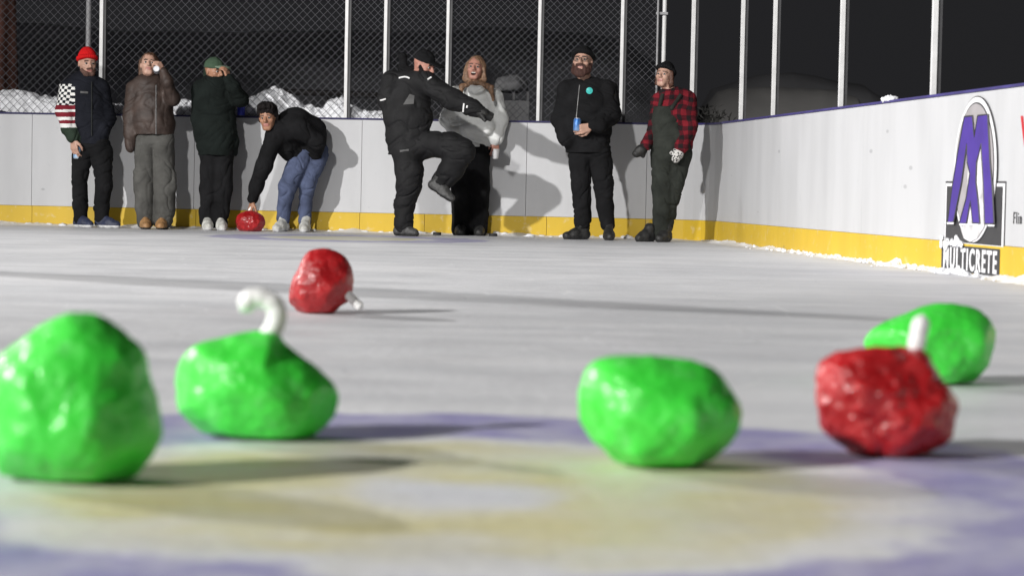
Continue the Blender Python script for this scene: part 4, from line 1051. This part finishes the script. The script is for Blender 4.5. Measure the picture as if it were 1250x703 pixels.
# ---- 1: man in red beanie
def person1():
    P = Person(20.95, 108, 'man in red beanie and dark jacket with checkered striped sleeve holding a can')
    T = [(103, 104, 0, 23), (105, 125, 0, 25), (108, 150, 0, 24), (112, 180, 0, 21)]
    aL = [(83, 108, -.03, 10.5), (79, 136, -.06, 11.5), (85, 158, -.11, 9.5), (88.5, 167, -.13, 8)]; aR = [(123, 109, .02, 11), (131, 145, .05, 10.5), (125, 160, -.06, 8.5)]
    lL = [(101, 183, 0, 13.5), (97, 222, -.05, 10), (98, 250, 0, 9), (98.5, 268, 0, 8.7)]; lR = [(124, 185, 0, 14), (127, 228, -.04, 10.5), (124, 255, 0, 9.5), (124, 266, 0, 9.3)]
    P.head((106.5, 78, -.03), 26, -4)
    w = P.J((89.5, 170, -.13)); P.hand(w, (.12, -.05, -1), (.5, .8, 0), 1, (18, 22, 20), 1.05)
    P.body(limbset(P, [aL, aR], [lL, lR]), torso_body(P, T), 'skin', neck_to=P.J((104, 100, 0)))
    up0, up1, lo1 = P.J(aL[0]), P.J(aL[1]), P.J(aL[3])
    def reg(c):
        i = np.zeros(len(c), int)
        def par(a, b):
            ab = b - a; t = ((c - a) @ ab) / (ab @ ab); q = c - a - np.outer(t, ab); return t, q
        x = CX + FPX * ((c - CAMP) @ RV) / ((c - CAMP) @ FV); y = CY - FPX * ((c - CAMP) @ UV) / ((c - CAMP) @ FV)
        sl = x < 91.5 - np.clip((y - 150) / 18, 0, 1) * -7
        t, q = par(up0, up1); a = np.arctan2(q[:, 1], q[:, 0])
        chk = (np.floor(a / (2 * math.pi) * 18) + np.floor(t * 30 * .27)) % 2
        z = sl & (y > 103) & (y < 128.5) & (x < 91.5); i[z & (chk > 0)] = 1
        i[sl & (y >= 128.5) & (y < 134)] = 2; i[sl & (y >= 134) & (y < 137)] = 1; i[sl & (y >= 137) & (y < 143)] = 2; i[sl & (y >= 143) & (y < 147)] = 1; i[sl & (y >= 147) & (y < 151)] = 2
        i[sl & (y >= 151) & (y < 156)] = 1; i[sl & (y >= 156)] = 3
        return i
    col = P.ch([(103, 101, 0, 10.5), (105, 92, .01, 9)])
    jk = P.cloth('jacket', [P.ch(T, RV, 1.35), P.ch([(84, 107, 0, 9), (122, 107, .02, 10)]), P.ch(aL), P.ch(aR), col], ['navy_black', 'white_cloth', 'maroon_cloth', 'dark_green_cloth'], h=.0055, seed=1, region=reg, hem=(112, 176))
    P.cloth('trousers', [P.ch([(103, 178, 0, 14), (121, 179, 0, 15)]), P.ch(lL), P.ch(lR)], 'black_cloth', seed=2, k=.02, amp=.009)
    P.flat_shoe(92, 112.5, .03, -.12, ['navy_shoe', 'sole_white'], hgt=.10); P.flat_shoe(117, 147, .02, -.10, ['navy_shoe', 'sole_white'], hgt=.11)
    P.beanie('red_knit', low=.030, tall=.03, tilt=.25)
    H = P.H
    P.hair([Cap(H((-.056, .040, -.06)), H((-.03, .072, -.092)), .02, .024), Cap(H((-.03, .072, -.092)), H((.03, .072, -.092)), .024, .024), Cap(H((.03, .072, -.092)), H((.056, .040, -.06)), .024, .02), Cap(H((-.022, .092, -.046)), H((.022, .092, -.046)), .008, .008)], 'beard_brown', k=.012, cut_face=False, name='beard', strand=.002)
    sew_patch(P, jk, 'chest_badge', (103, 113), [(98, 111.5), (107.5, 112), (107.5, 114.5), (98, 114)], 'grey_patch')
    sew(P, jk, 'zip', [(112, y) for y in range(100, 172, 6)], 'charcoal_cloth', .005)
    can(at(94.3, 186.5, P.d - .085), (.05, 0, 1), .115, .034, 'blue and white drink can in the hand of the red beanie man', ((.10, .32, .62), (.55, .65, .75)))
person1()

# ---- 2: woman in brown leather jacket drinking
def person2():
    P = Person(20.75, 187, 'woman in brown leather jacket and baggy grey trousers drinking from a silver can')
    T = [(182, 107, 0, 23), (184, 130, 0, 26), (186, 150, 0, 27), (187, 172, 0, 25)]
    aL = [(163, 109, 0, 9.5), (158.5, 140, -.03, 8), (159, 165, -.05, 7.5), (159, 181, -.05, 6.3)]; aR = [(203, 109, 0, 9.5), (211, 121, -.10, 8.5), (204, 100, -.21, 7), (199.5, 88, -.23, 5.6)]
    lL = [(177, 172, 0, 13), (176, 220, -.02, 11.5), (177, 255, 0, 11.8), (177, 270, 0, 11)]; lR = [(200, 172, 0, 14), (201, 220, 0, 13), (201, 255, 0, 13), (199, 270, 0, 12)]
    P.head((182, 80, -.02), 8, 14, 4, k=.97)
    w = P.J((199, 87, -.23)); P.hand(w, (-.55, -.05, .85), (-.6, .5, -.3), -1, (45, 45, 35), .92)
    P.body(limbset(P, [aL, aR], [lL, lR]), torso_body(P, T), 'skin', neck_to=P.J((183, 101, 0)))
    def reg(c): return np.zeros(len(c), int)
    jk = P.cloth('jacket', [P.ch(T, RV, 1.3), P.ch([(164, 107, 0, 9), (203, 107, 0, 9)]), P.ch(aL), P.ch(aR), P.ch([(176, 101, -.03, 5), (182, 106, -.09, 4.5)]), P.ch([(191, 101, -.03, 5), (188, 107, -.09, 4.5)])], 'leather', hem=(187, 165), seed=4, amp=.007, vert=.7)
    P.cloth('cargo_trousers', [P.ch([(177, 170, 0, 13), (199, 170, 0, 14)]), P.ch(lL), P.ch(lR), P.ch([(168, 210, -.02, 6), (170, 232, -.02, 6.5)]), P.ch([(210, 212, -.02, 5.5), (210, 230, -.02, 6)])], 'grey_cargo', seed=6, k=.018, amp=.008, vert=.9)
    P.flat_shoe(177, 178, .05, -.2, ['boot_tan', 'boot_black'], hgt=.12, sole=.018); P.flat_shoe(198, 196, .05, -.2, ['boot_tan', 'boot_black'], hgt=.12, sole=.018)
    H = P.H
    P.hair([Ell(H((0, -.022, .040)), np.array((.083, .098, .090)) * P.hk, P.hf), Cap(H((-.066, -.02, .03)), H((-.074, -.03, -.10)), .030, .026), Cap(H((.066, -.02, .03)), H((.068, -.04, -.10)), .030, .024), Cap(H((-.074, -.03, -.10)), P.J((168, 108, .02)), .026, .022), Cap(H((0, -.08, -.05)), P.J((182, 108, .07)), .06, .05)], 'hair_brown', cut_face=True)
    sew(P, jk, 'zip', [(190.5, y) for y in range(104, 166, 4)], 'zip_dull', .0040)
    can(at(191.5, 85.5, P.d - .215), (.10, -.93, .12), .115, .033, 'silver drink can at the mouth of the leather jacket woman', ((.25, .26, .30), (.5, .5, .52)))
person2()

# ---- 3: person in dark coat and green cap
def person3():
    P = Person(20.85, 264, 'person in long black coat and green cap with one arm raised to the face')
    T = [(262, 108, 0, 23), (262, 130, 0, 25), (264, 160, 0, 23.5), (265, 194, 0, 23)]
    aL = [(243, 111, 0, 10), (241.5, 145, 0, 8.5), (247, 178, -.05, 7.5)]; aR = [(281, 109, 0, 11), (294, 122, -.09, 9.5), (285, 106, -.19, 8), (279, 97, -.20, 6.6)]
    lL = [(256, 190, 0, 13), (255, 230, 0, 11.5), (254, 258, 0, 10.5), (254, 270, 0, 10.5)]; lR = [(273, 190, 0, 12.5), (272, 230, 0, 11.5), (270, 258, 0, 10), (269, 270, 0, 10)]
    P.head((261.5, 87.5, -.02), 48, -6, k=.98)
    w = P.J((279, 98, -.20)); P.hand(w, (-.25, 0, 1), (-.8, .4, 0), -1, (30, 40, 30), .95)
    P.body(limbset(P, [aL, aR], [lL, lR]), torso_body(P, T), 'skin_tan', neck_to=P.J((262, 103, 0)))
    ct = P.cloth('coat', [P.ch(T, RV, 1.3), P.ch([(244, 109, 0, 10), (281, 108, 0, 10.5)]), P.ch(aL), P.ch(aR), P.ch([(280, 145, .02, 7), (285, 172, .02, 6), (287, 187, .02, 4.2)]), P.ch([(260, 102, .02, 11), (262, 97, .01, 9)])], 'black_green', seed=7, hem=(264, 190))
    P.cloth('trousers', [P.ch([(256, 186, 0, 13), (274, 186, 0, 13)]), P.ch(lL), P.ch(lR)], 'black_cloth', seed=8, k=.03, amp=.010, vert=.6)
    P.flat_shoe(252, 254.5, .04, -.21, ['sneaker_grey', 'sole_white'], hgt=.10); P.flat_shoe(268, 272, .04, -.20, ['sneaker_grey', 'sole_white'], hgt=.10)
    H = P.H
    pr = [Ell(H((0, -.012, .044)), np.array((.083, .102, .088)), P.hf)]
    F = Field(pr, .005); F.union(pr, 0); F.plane(H((0, 0, .030)), -P.hf[2])
    cap = P.put('cap', F, 'green_cap', lambda V, N: V + N * (.003 * fbm(V, 25, 2, 2))[:, None])
    pr = [Ell(H((0, .118, .046)), np.array((.078, .070, .020)), P.hf)]; F = Field(pr, .005); F.union(pr, 0); F.cut([Ell(H((0, .10, .022)), np.array((.07, .08, .022)), P.hf)]); br = P.put('brim', F, 'lit_green'); br.parent = cap
    P.hair([Cap(H((0, -.07, .0)), P.J((254, 106, .02)), .055, .05), Cap(P.J((254, 106, .02)), P.J((252, 114, -.04)), .05, .03), Cap(H((-.06, -.03, 0)), P.J((258, 106, -.06)), .03, .025)], 'dark_green_cloth', cut_face=True, name='scarf')
person3()

# ---- 4: bending man
def person4():
    P = Person(20.85, 360, 'bending man in black jacket and blue jeans reaching down to a red stone')
    T = [(346, 160, -.16, 20), (360, 154, -.10, 22), (376, 163, 0, 22), (381, 177, .02, 17)]
    aL = [(337, 164, -.24, 12), (322, 202, -.24, 10), (313, 228, -.20, 8.3), (308.5, 243, -.17, 7)]; aR = [(366, 158, -.26, 11), (388, 174, -.18, 9.5), (386, 189, -.06, 7.5)]
    lL = [(367, 192, -.02, 15), (351, 228, -.12, 11.5), (347, 255, .0, 8.8), (345.5, 268, .02, 8.2)]; lR = [(387, 190, .05, 14.5), (375, 227, -.05, 10), (372, 255, .05, 8.2), (372, 271, .06, 7.8)]
    P.head((327, 143.5, -.30), -8, -8, -4)
    w = P.J((308, 245.5, -.17)); P.hand(w, (-.2, -.1, -1), (.5, .3, 0), 1, (38, 45, 35), 1.0)
    w2 = P.J((385, 184, -.03)); P.hand(w2, (-.8, .6, -.1), (0, 0, 1), 1, (15, 20, 20), .9)
    P.body(limbset(P, [aL, aR], [lL, lR]), [Cap(P.J(T[i]), P.J(T[i + 1]), T[i][3] * P.s * .68, T[i + 1][3] * P.s * .68) for i in range(3)], 'skin_tan', neck_to=P.J((342, 156, -.20)))
    P.cloth('jacket', [P.ch(T), P.ch([(338, 163, -.22, 13), (366, 157, -.24, 13)]), P.ch(aL), P.ch(aR), P.ch([(350, 178, -.12, 15), (356, 186, -.06, 12), (380, 182, .02, 15)]), P.ch([(338, 155, -.24, 9), (334, 151, -.26, 8)])], 'black_cloth', seed=10, k=.04)
    P.cloth('jeans', [P.ch([(370, 187, 0, 15), (387, 185, .05, 14.5)]), P.ch(lL), P.ch(lR)], 'denim', seed=11, k=.02, amp=.008)
    P.flat_shoe(349, 335, .06, -.17, ['sneaker_grey', 'sole_white'], hgt=.12); P.flat_shoe(373.5, 370.5, .10, -.16, ['sneaker_grey', 'sole_white'], hgt=.12)
    H = P.H
    P.hair([Ell(H((0, -.016, .056)), np.array((.086, .106, .086)), P.hf), Ell(H((.02, .05, .105)), np.array((.06, .06, .04)), P.hf), Ell(H((-.04, .04, .10)), np.array((.05, .055, .04)), P.hf), Cap(H((-.074, .0, .03)), H((-.072, -.01, -.02)), .016, .012), Cap(H((.074, .0, .03)), H((.072, -.01, -.02)), .016, .012), Cap(H((0, -.08, .03)), H((0, -.07, -.05)), .05, .04)], 'hair_black', cut_face=True, strand=.011)
person4()

# ---- 5: man kicking his leg up
def person5():
    P = Person(20.0, 496, 'man in black winter suit and black cap standing on one leg, arm stretched out')
    ax = frame(40)[0]
    T = [(497, 101, 0, 20), (500, 120, 0, 25), (499, 145, 0, 29), (498, 168, 0, 26), (496, 188, 0, 22)]
    aL = [(478, 99, -.02, 12.5), (471.5, 122, .0, 10), (480, 143, .0, 8.5)]; aR = [(519, 101, -.08, 14), (552, 121, -.20, 12.5), (576, 132, -.25, 10), (586, 137, -.26, 8.3)]
    lS = [(497, 190, 0, 18), (500, 210, -.02, 17), (499, 226, -.03, 16), (494, 250, 0, 12.5), (493, 274, 0, 12.5)]; lK = [(520, 176, -.02, 17), (551, 178, -.15, 16), (565, 185, -.20, 15), (551, 206, -.10, 15), (539.5, 222, -.03, 13.5)]
    P.head((517.5, 80, -.04), 58, -20, k=1.0)
    P.body(limbset(P, [aL, aR], [lS[:1] + lS[1:2] + lS[3:], [lK[0], lK[2], lK[3], lK[4]]]), torso_body(P, T), 'skin_ruddy', neck_to=P.J((510, 101, -.01)))
    jk = P.cloth('jacket', [P.ch(T, RV, 1.5), P.ch([(480, 99, 0, 13), (517, 101, -.06, 13.5)]), P.ch(aL), P.ch(aR), P.ch([(510, 101, -.02, 12), (514, 95, -.03, 10)])], 'black_shell', seed=13, k=.04, amp=.010, hem=(496, 189))
    P.cloth('hood', [P.ch([(493, 88, .06, 9), (503, 94, .05, 10)]), P.ch([(491.5, 80, .05, 5), (491.5, 70, .05, 5.5)])], 'black_cloth', seed=14, amp=.008, k=.02)
    tr = P.cloth('snow_trousers', [P.ch([(496, 183, 0, 20), (514, 178, 0, 18)]), P.ch(lS), P.ch(lK)], 'black_shell', seed=15, k=.03, amp=.010)
    P.cloth('glove', [P.ch([(585, 136, -.26, 7.6), (591, 139, -.27, 6.8)]), P.ch([(591, 139, -.27, 5.5), (600, 143, -.28, 2.4)]), P.ch([(591, 137.5, -.27, 4.5), (601, 140, -.27, 2.2)]), P.ch([(590, 141, -.27, 5), (598, 146, -.27, 2.4)]), P.ch([(588, 141, -.30, 3.5), (592, 147, -.33, 2.2)])], 'glove_black', h=.005, k=.008, amp=.002)
    P.flat_shoe(482, 511, .03, -.07, ['boot_grey', 'boot_black'], hgt=.14)
    hp, tp = P.J((521.5, 228, -.03)), P.J((553.5, 249, -.12)); f = tp - hp; up = np.array([.25, -.1, 1.]); f /= np.linalg.norm(f); up = up - f * (up @ f)
    P.shoe(hp, tp, ['boot_grey', 'boot_black'], hgt=.13, up=up)
    H = P.H
    pr = [Ell(H((0, -.012, .046)), np.array((.084, .104, .092)), P.hf)]; F = Field(pr, .005); F.union(pr, 0); F.plane(H((0, 0, .034)), -P.hf[2]); cap = P.put('cap', F, 'black_cloth', lambda V, N: V + N * (.003 * fbm(V, 25, 2, 2))[:, None])
    pr = [Ell(H((0, .125, .046)), np.array((.076, .078, .018)), P.hf)]; F = Field(pr, .005); F.union(pr, 0); F.cut([Ell(H((0, .10, .022)), np.array((.07, .09, .020)), P.hf)]); br = P.put('brim', F, 'black_cloth'); br.parent = cap
    P.hair([Cap(H((-.056, .035, -.05)), H((-.03, .072, -.088)), .024, .03), Cap(H((-.03, .072, -.088)), H((.03, .072, -.088)), .034, .034), Cap(H((.03, .072, -.088)), H((.056, .035, -.05)), .034, .028), Cap(H((-.03, .09, -.046)), H((.03, .09, -.046)), .012, .012), Cap(H((.05, .05, -.05)), H((.066, .01, -.01)), .02, .018)], 'hair_black', k=.012, cut_face=False, name='beard', strand=.003)
    for rows in ([(487, 95.5), (490, 94.6), (494, 94), (497, 94.5), (500, 96)], [(522, 97.5), (524, 96), (526.5, 94.5)], [(464, 122.8), (467, 122.4), (471, 121)], [(566.5, 126.5), (566, 130), (565.3, 137)], [(570.5, 129), (569.8, 132)]):
        sew(P, jk, 'reflective_strip', rows, 'reflective', .0075)
    sew_patch(P, jk, 'chest_print', (499, 121), [(492, 128), (500, 115), (506, 117), (505, 127)], 'grey_patch')
    sew_patch(P, tr, 'thigh_print', (493, 184), [(488, 183.5), (499, 182), (499, 184.5), (488, 186)], 'grey_patch')
person5()

# ---- 6: laughing woman
def person6():
    P = Person(20.8, 574, 'laughing woman with long light brown hair in pale grey hooded top')
    T = [(580, 118, 0, 22), (580, 135, 0, 25.5), (582, 155, 0, 26.5), (584, 182, 0, 20)]
    aL = [(555, 117, 0, 11), (546, 146, -.02, 9.5), (556, 164, -.06, 8), (560, 170, -.07, 7)]; aR = [(604, 119, 0, 11), (610.5, 147, 0, 9.8), (606.5, 167, -.05, 8), (606, 171, -.06, 7.3)]
    lL = [(564, 186, 0, 14), (563, 230, 0, 13), (563, 260, 0, 12.5), (563, 279, 0, 12.5)]; lR = [(585, 186, 0, 14), (585, 230, 0, 12.8), (584.5, 260, 0, 12.2), (584, 279, 0, 12)]
    P.head((580.5, 85, -.05), -8, 12, 3, mouth=.95)
    w = P.J((606, 173, -.06)); P.hand(w, (-.15, -.1, -1), (-.3, .9, 0), -1, (30, 35, 30), .95)
    w = P.J((561, 171, -.07)); P.hand(w, (.6, 0, -.5), (0, 1, 0), -1, (25, 30, 30), .92)
    P.body(limbset(P, [aL, aR], [lL, lR]), torso_body(P, T), 'skin_ruddy', neck_to=P.J((580, 108, 0)))
    P.cloth('hooded_top', [P.ch(T, RV, 1.35), P.ch([(557, 115, 0, 10), (603, 117, 0, 10.5)]), P.ch(aL), P.ch(aR), P.ch([(570, 108, .0, 6.5), (576, 112, -.06, 5), (584, 112, -.07, 5), (591, 108, .0, 6.5)]), P.ch([(580, 106, .07, 11), (581, 112, .07, 12)]), P.ch([(570, 105, -.07, 4), (576, 109, -.13, 4.6), (581, 111, -.145, 4.6), (586, 109, -.135, 4.6), (592, 105, -.08, 4)]), P.ch([(574, 140, -.10, 6), (592, 140, -.10, 6), (594, 156, -.11, 8), (571, 156, -.11, 8)])], 'grey_hoodie', seed=17, amp=.010, k=.03, hem=(583, 180))
    P.cloth('trousers', [P.ch([(566, 180, 0, 14), (586, 180, 0, 14)]), P.ch(lL), P.ch(lR)], 'black_cloth', seed=18, k=.02, amp=.009, vert=.5)
    P.flat_shoe(563, 561, .03, -.18, ['boot_black', 'boot_black'], hgt=.1); P.flat_shoe(584, 585, .03, -.18, ['boot_black', 'boot_black'], hgt=.1)
    H = P.H
    P.hair([Ell(H((0, -.026, .042)), np.array((.084, .096, .088)), P.hf), Cap(H((-.070, .0, .04)), H((-.082, .0, -.09)), .028, .026), Cap(H((.070, .0, .04)), H((.086, .0, -.09)), .028, .030), Cap(H((-.082, .0, -.09)), P.J((564, 106, -.14)), .027, .026), Cap(P.J((564, 106, -.14)), P.J((563, 117, -.18)), .026, .012), Cap(H((.086, .0, -.09)), P.J((598.5, 107, -.14)), .028, .028), Cap(P.J((598.5, 107, -.14)), P.J((602, 122, -.19)), .028, .012), Cap(H((0, -.09, -.03)), P.J((580, 112, .10)), .06, .06)], 'hair_blond', k=.012, cut_face=True, strand=.005)
    o = empty('cup', P.J((604.5, 194, -.045)), 'white cup held low by the laughing woman', 'cup')
    pr = [(0, .026), (.002, .028), (.055, .034), (.085, .037), (.088, .039), (.090, .037), (.086, .034)]
    MB().lathe((0, 0, 0), (.0, 0, 1), pr, 24).build('cup_wall', mat('white_paper', (.8, .8, .8), .5, .04, 10), o, True)
person6()

# ---- 7: bearded man
def person7():
    P = Person(20.05, 720, 'bearded man in glasses, black beanie and black jacket holding a blue can')
    T = [(717, 113, 0, 25), (717, 130, 0, 31), (716, 155, 0, 30), (718, 190, 0, 27)]
    aL = [(692, 112, 0, 12), (683.5, 146, .0, 11), (692, 172, -.08, 9.5)]; aR = [(742, 112, 0, 13.5), (747, 141, -.08, 11), (732, 152, -.21, 9.5), (724, 154, -.235, 7.5)]
    lL = [(707, 190, 0, 14.5), (709, 225, -.02, 12), (711, 250, 0, 11), (711.5, 274, 0, 10.5)]; lR = [(733, 190, 0, 14.5), (736.5, 225, -.02, 12), (739, 250, 0, 11.5), (742, 274, 0, 9.5)]
    P.head((711.5, 76, -.03), -14, 10, k=1.06)
    w = P.J((722, 154.5, -.24)); P.hand(w, (-.95, -.12, -.28), (-.25, .9, .1), 1, (30, 40, 35), 1.1)
    P.body(limbset(P, [aL, aR], [lL, lR]), torso_body(P, T), 'skin', neck_to=P.J((714, 103, 0)))
    jk = P.cloth('jacket', [P.ch(T, RV, 1.4), P.ch([(692, 109, 0, 11), (742, 110, 0, 12)]), P.ch(aL), P.ch(aR), P.ch([(700, 102, -.02, 6), (708, 105, -.08, 5)]), P.ch([(726, 102, -.02, 6), (714, 106, -.08, 5)]), P.ch([(714, 101, .05, 10), (714, 106, .04, 12)])], 'black_cloth', seed=20, k=.035, amp=.010, hem=(718, 187))
    P.cloth('trousers', [P.ch([(708, 185, 0, 15), (732, 185, 0, 15)]), P.ch(lL), P.ch(lR)], 'black_cloth', seed=21, k=.02, amp=.012)
    P.flat_shoe(719, 686.5, .02, -.10, ['boot_black', 'boot_black'], hgt=.13); P.flat_shoe(742, 744.5, .04, -.20, ['boot_black', 'boot_black'], hgt=.13)
    P.beanie('black_cloth', low=.034, tall=.012, tilt=.30)
    H = P.H
    P.hair([Cap(H((-.066, .015, -.03)), H((-.052, .045, -.085)), .020, .036), Cap(H((.066, .015, -.03)), H((.052, .045, -.085)), .020, .036), Cap(H((-.036, .062, -.098)), H((.036, .062, -.098)), .034, .034), Cap(H((-.015, .070, -.118)), H((.015, .070, -.118)), .032, .032), Cap(H((-.026, .094, -.044)), H((.026, .094, -.044)), .010, .010), Cap(H((-.03, .088, -.05)), H((-.034, .075, -.09)), .012, .02), Cap(H((.03, .088, -.05)), H((.034, .075, -.09)), .012, .02)], 'beard_red', k=.012, cut_face=False, name='beard', strand=.004)
    g = MB()
    for sx in (-1, 1):
        C_ = [H((sx * .033 + .025 * math.cos(a), .106 - .06 * abs(sx * .033 + .025 * math.cos(a)), .004 + .020 * math.sin(a))) for a in np.linspace(0, 2 * math.pi, 19)]; g.tube(C_, .0024, 6, False)
        g.tube([H((sx * .058, .102, .008)), H((sx * .080, -.005, .012))], .002, 6)
    g.tube([H((-.009, .107, .006)), H((0, .112, .010)), H((.009, .107, .006))], .0022, 6); gl = g.build('glasses', MT['frame_black'], P.o, True, P.base)
    sew(P, jk, 'zip', [(707.5 - (y - 104) * .10, y) for y in range(104, 166, 4)], 'zip_dull', .0038)
    sew_patch(P, jk, 'round_badge', (719.5, 111), [(719.5 + 4.1 * math.cos(a), 111 + 4.1 * math.sin(a)) for a in np.linspace(0, 2 * math.pi, 17)[:-1]], 'teal')
    can(at(704.5, 152.5, P.d - .232), (.05, 0, 1), .115, .033, 'blue drink can held by the bearded man against his jacket', ((.02, .13, .42), (.25, .4, .65)))
person7()

# ---- 8: woman in plaid and overalls
def person8():
    P = Person(19.75, 806, 'woman in red plaid shirt, dark bib overalls and patterned mittens near the corner')
    T = [(822, 123, 0, 21), (825, 140, 0, 24), (825, 160, 0, 24), (823, 178, 0, 23)]
    aL = [(804, 125, 0, 9.5), (799, 158, .05, 8.2), (788, 178, -.10, 7)]; aR = [(838, 123, 0, 11.5), (842, 154, -.05, 10), (833, 177, -.15, 8), (831, 181, -.16, 7.4)]
    lL = [(808, 190, 0, 13.5), (808, 228, -.03, 12.8), (808, 262, 0, 10.5), (806, 284, 0, 11)]; lR = [(831, 190, 0, 14), (823, 228, 0, 11.5), (815, 262, .05, 9.5), (810, 284, .05, 9.5)]
    P.head((811.5, 92.5, -.02), -28, 6, 4, k=.90)
    P.body(limbset(P, [aL, aR], [lL, lR]), torso_body(P, T), 'skin', neck_to=P.J((818, 114, 0)))
    sh = P.cloth('plaid_shirt', [P.ch(T, RV, 1.35), P.ch([(805, 122, 0, 9), (838, 121, 0, 11)]), P.ch(aL), P.ch(aR), P.ch([(810, 114, -.04, 5), (817, 117, -.09, 4)]), P.ch([(825, 112, -.02, 5), (819, 118, -.09, 4)])], 'plaid', seed=23)
    bb = P.cloth('bib_overalls', [P.ch([(811, 128, -.05, 13.5), (813, 150, -.055, 17), (818, 174, -.03, 24), (820, 186, 0, 24)], RV, 1.3), P.ch(lL), P.ch(lR)], 'overalls', seed=24, k=.03, amp=.010, top=(811, 130.5))
    sew(P, sh, 'strap', [(804 + t * 5, 134 - t * 19) for t in np.linspace(0, 1, 9)], 'overalls', .017)
    sew(P, sh, 'strap', [(819 + t * 12, 134 - t * 18) for t in np.linspace(0, 1, 9)], 'overalls', .017)
    for wr, f_, m_, th in (((788, 178.5, -.10), (-.75, -.2, -.65), 'glove_black', 1), ((831, 181, -.16), (-.45, -.1, -1), 'mitten', -1)):
        w = P.J(wr); f = np.array(f_, float); f /= np.linalg.norm(f); s_ = np.cross(f, (0, 1, 0)) * th
        pr = [Cap(w, w + f * .06, .040, .046), Cap(w + f * .06, w + f * .105, .046, .036), Cap(w + f * .035 + s_ * .03, w + f * .075 + s_ * .055, .020, .016)]
        F = Field(pr, .005); F.union(pr, .015); P.put('mitten', F, m_, lambda V, N: V + N * (.003 * fbm(V, 30, 2, 2))[:, None])
    P.flat_shoe(797, 777, .0, -.12, ['boot_black', 'boot_black'], hgt=.12); P.flat_shoe(816, 803, .05, -.16, ['boot_black', 'boot_black'], hgt=.12)
    P.beanie('black_cloth', low=.034, tall=.014, tilt=.35)
    H = P.H
    P.hair([Cap(H((-.070, .02, .03)), H((-.078, .01, -.07)), .018, .020), Cap(H((.072, .0, .03)), H((.078, -.01, -.08)), .018, .020), Cap(H((0, -.08, .0)), H((0, -.07, -.11)), .055, .04), Cap(H((-.078, .01, -.07)), H((-.066, .0, -.12)), .02, .012)], 'hair_auburn', cut_face=True, strand=.003)
person8()

# blue can left standing on the far boards
p = wall1_at(291.5) - N1 * .024
can(np.array([p[0], p[1], 1.0645 + .084]), (0, 0, 1), .168, .036, 'tall royal blue can standing on the boards beside the green capped person', ((.02, .03, .36), (.05, .07, .5)))

# ================================================================== LIGHT: rink floodlights at night
w = bpy.data.worlds.new('World'); SC.world = w; w.use_nodes = True
bg = w.node_tree.nodes['Background']; bg.inputs['Color'].default_value = (.0165, .0165, .018, 1); bg.inputs['Strength'].default_value = 1.0
def flood(name, pos, target, watts, half, blend, rad=.25, col=(1, .98, .955)):
    L = bpy.data.lights.new(name, 'SPOT'); L.energy = watts; L.spot_size = R(2 * half); L.spot_blend = blend; L.shadow_soft_size = rad; L.color = col
    o = bpy.data.objects.new(name, L); COL.objects.link(o); o.location = pos
    o.rotation_euler = (Vector(target) - Vector(pos)).to_track_quat('-Z', 'Y').to_euler(); return o
flood('floodlight', (-22, -10, 11.5), (0.3, 7.8, 0), 49000, 25, .42, .4)
flood('floodlight', (-30, 28.3, 15.0), (0.4, 9.0, .3), 46000, 16.5, .7)
flood('floodlight', (-7.0, -13, 13.5), (-1.3, 20.5, .5), 18500, 13.5, .5, .5)

SC.render.engine = 'CYCLES'
SC.cycles.use_denoising = True
SC.cycles.max_bounces = 6; SC.cycles.diffuse_bounces = 3; SC.cycles.glossy_bounces = 3
vs = SC.view_settings; vs.view_transform = 'Standard'; vs.look = 'None'; vs.exposure = 0; vs.gamma = 1; vs.use_curve_mapping = False
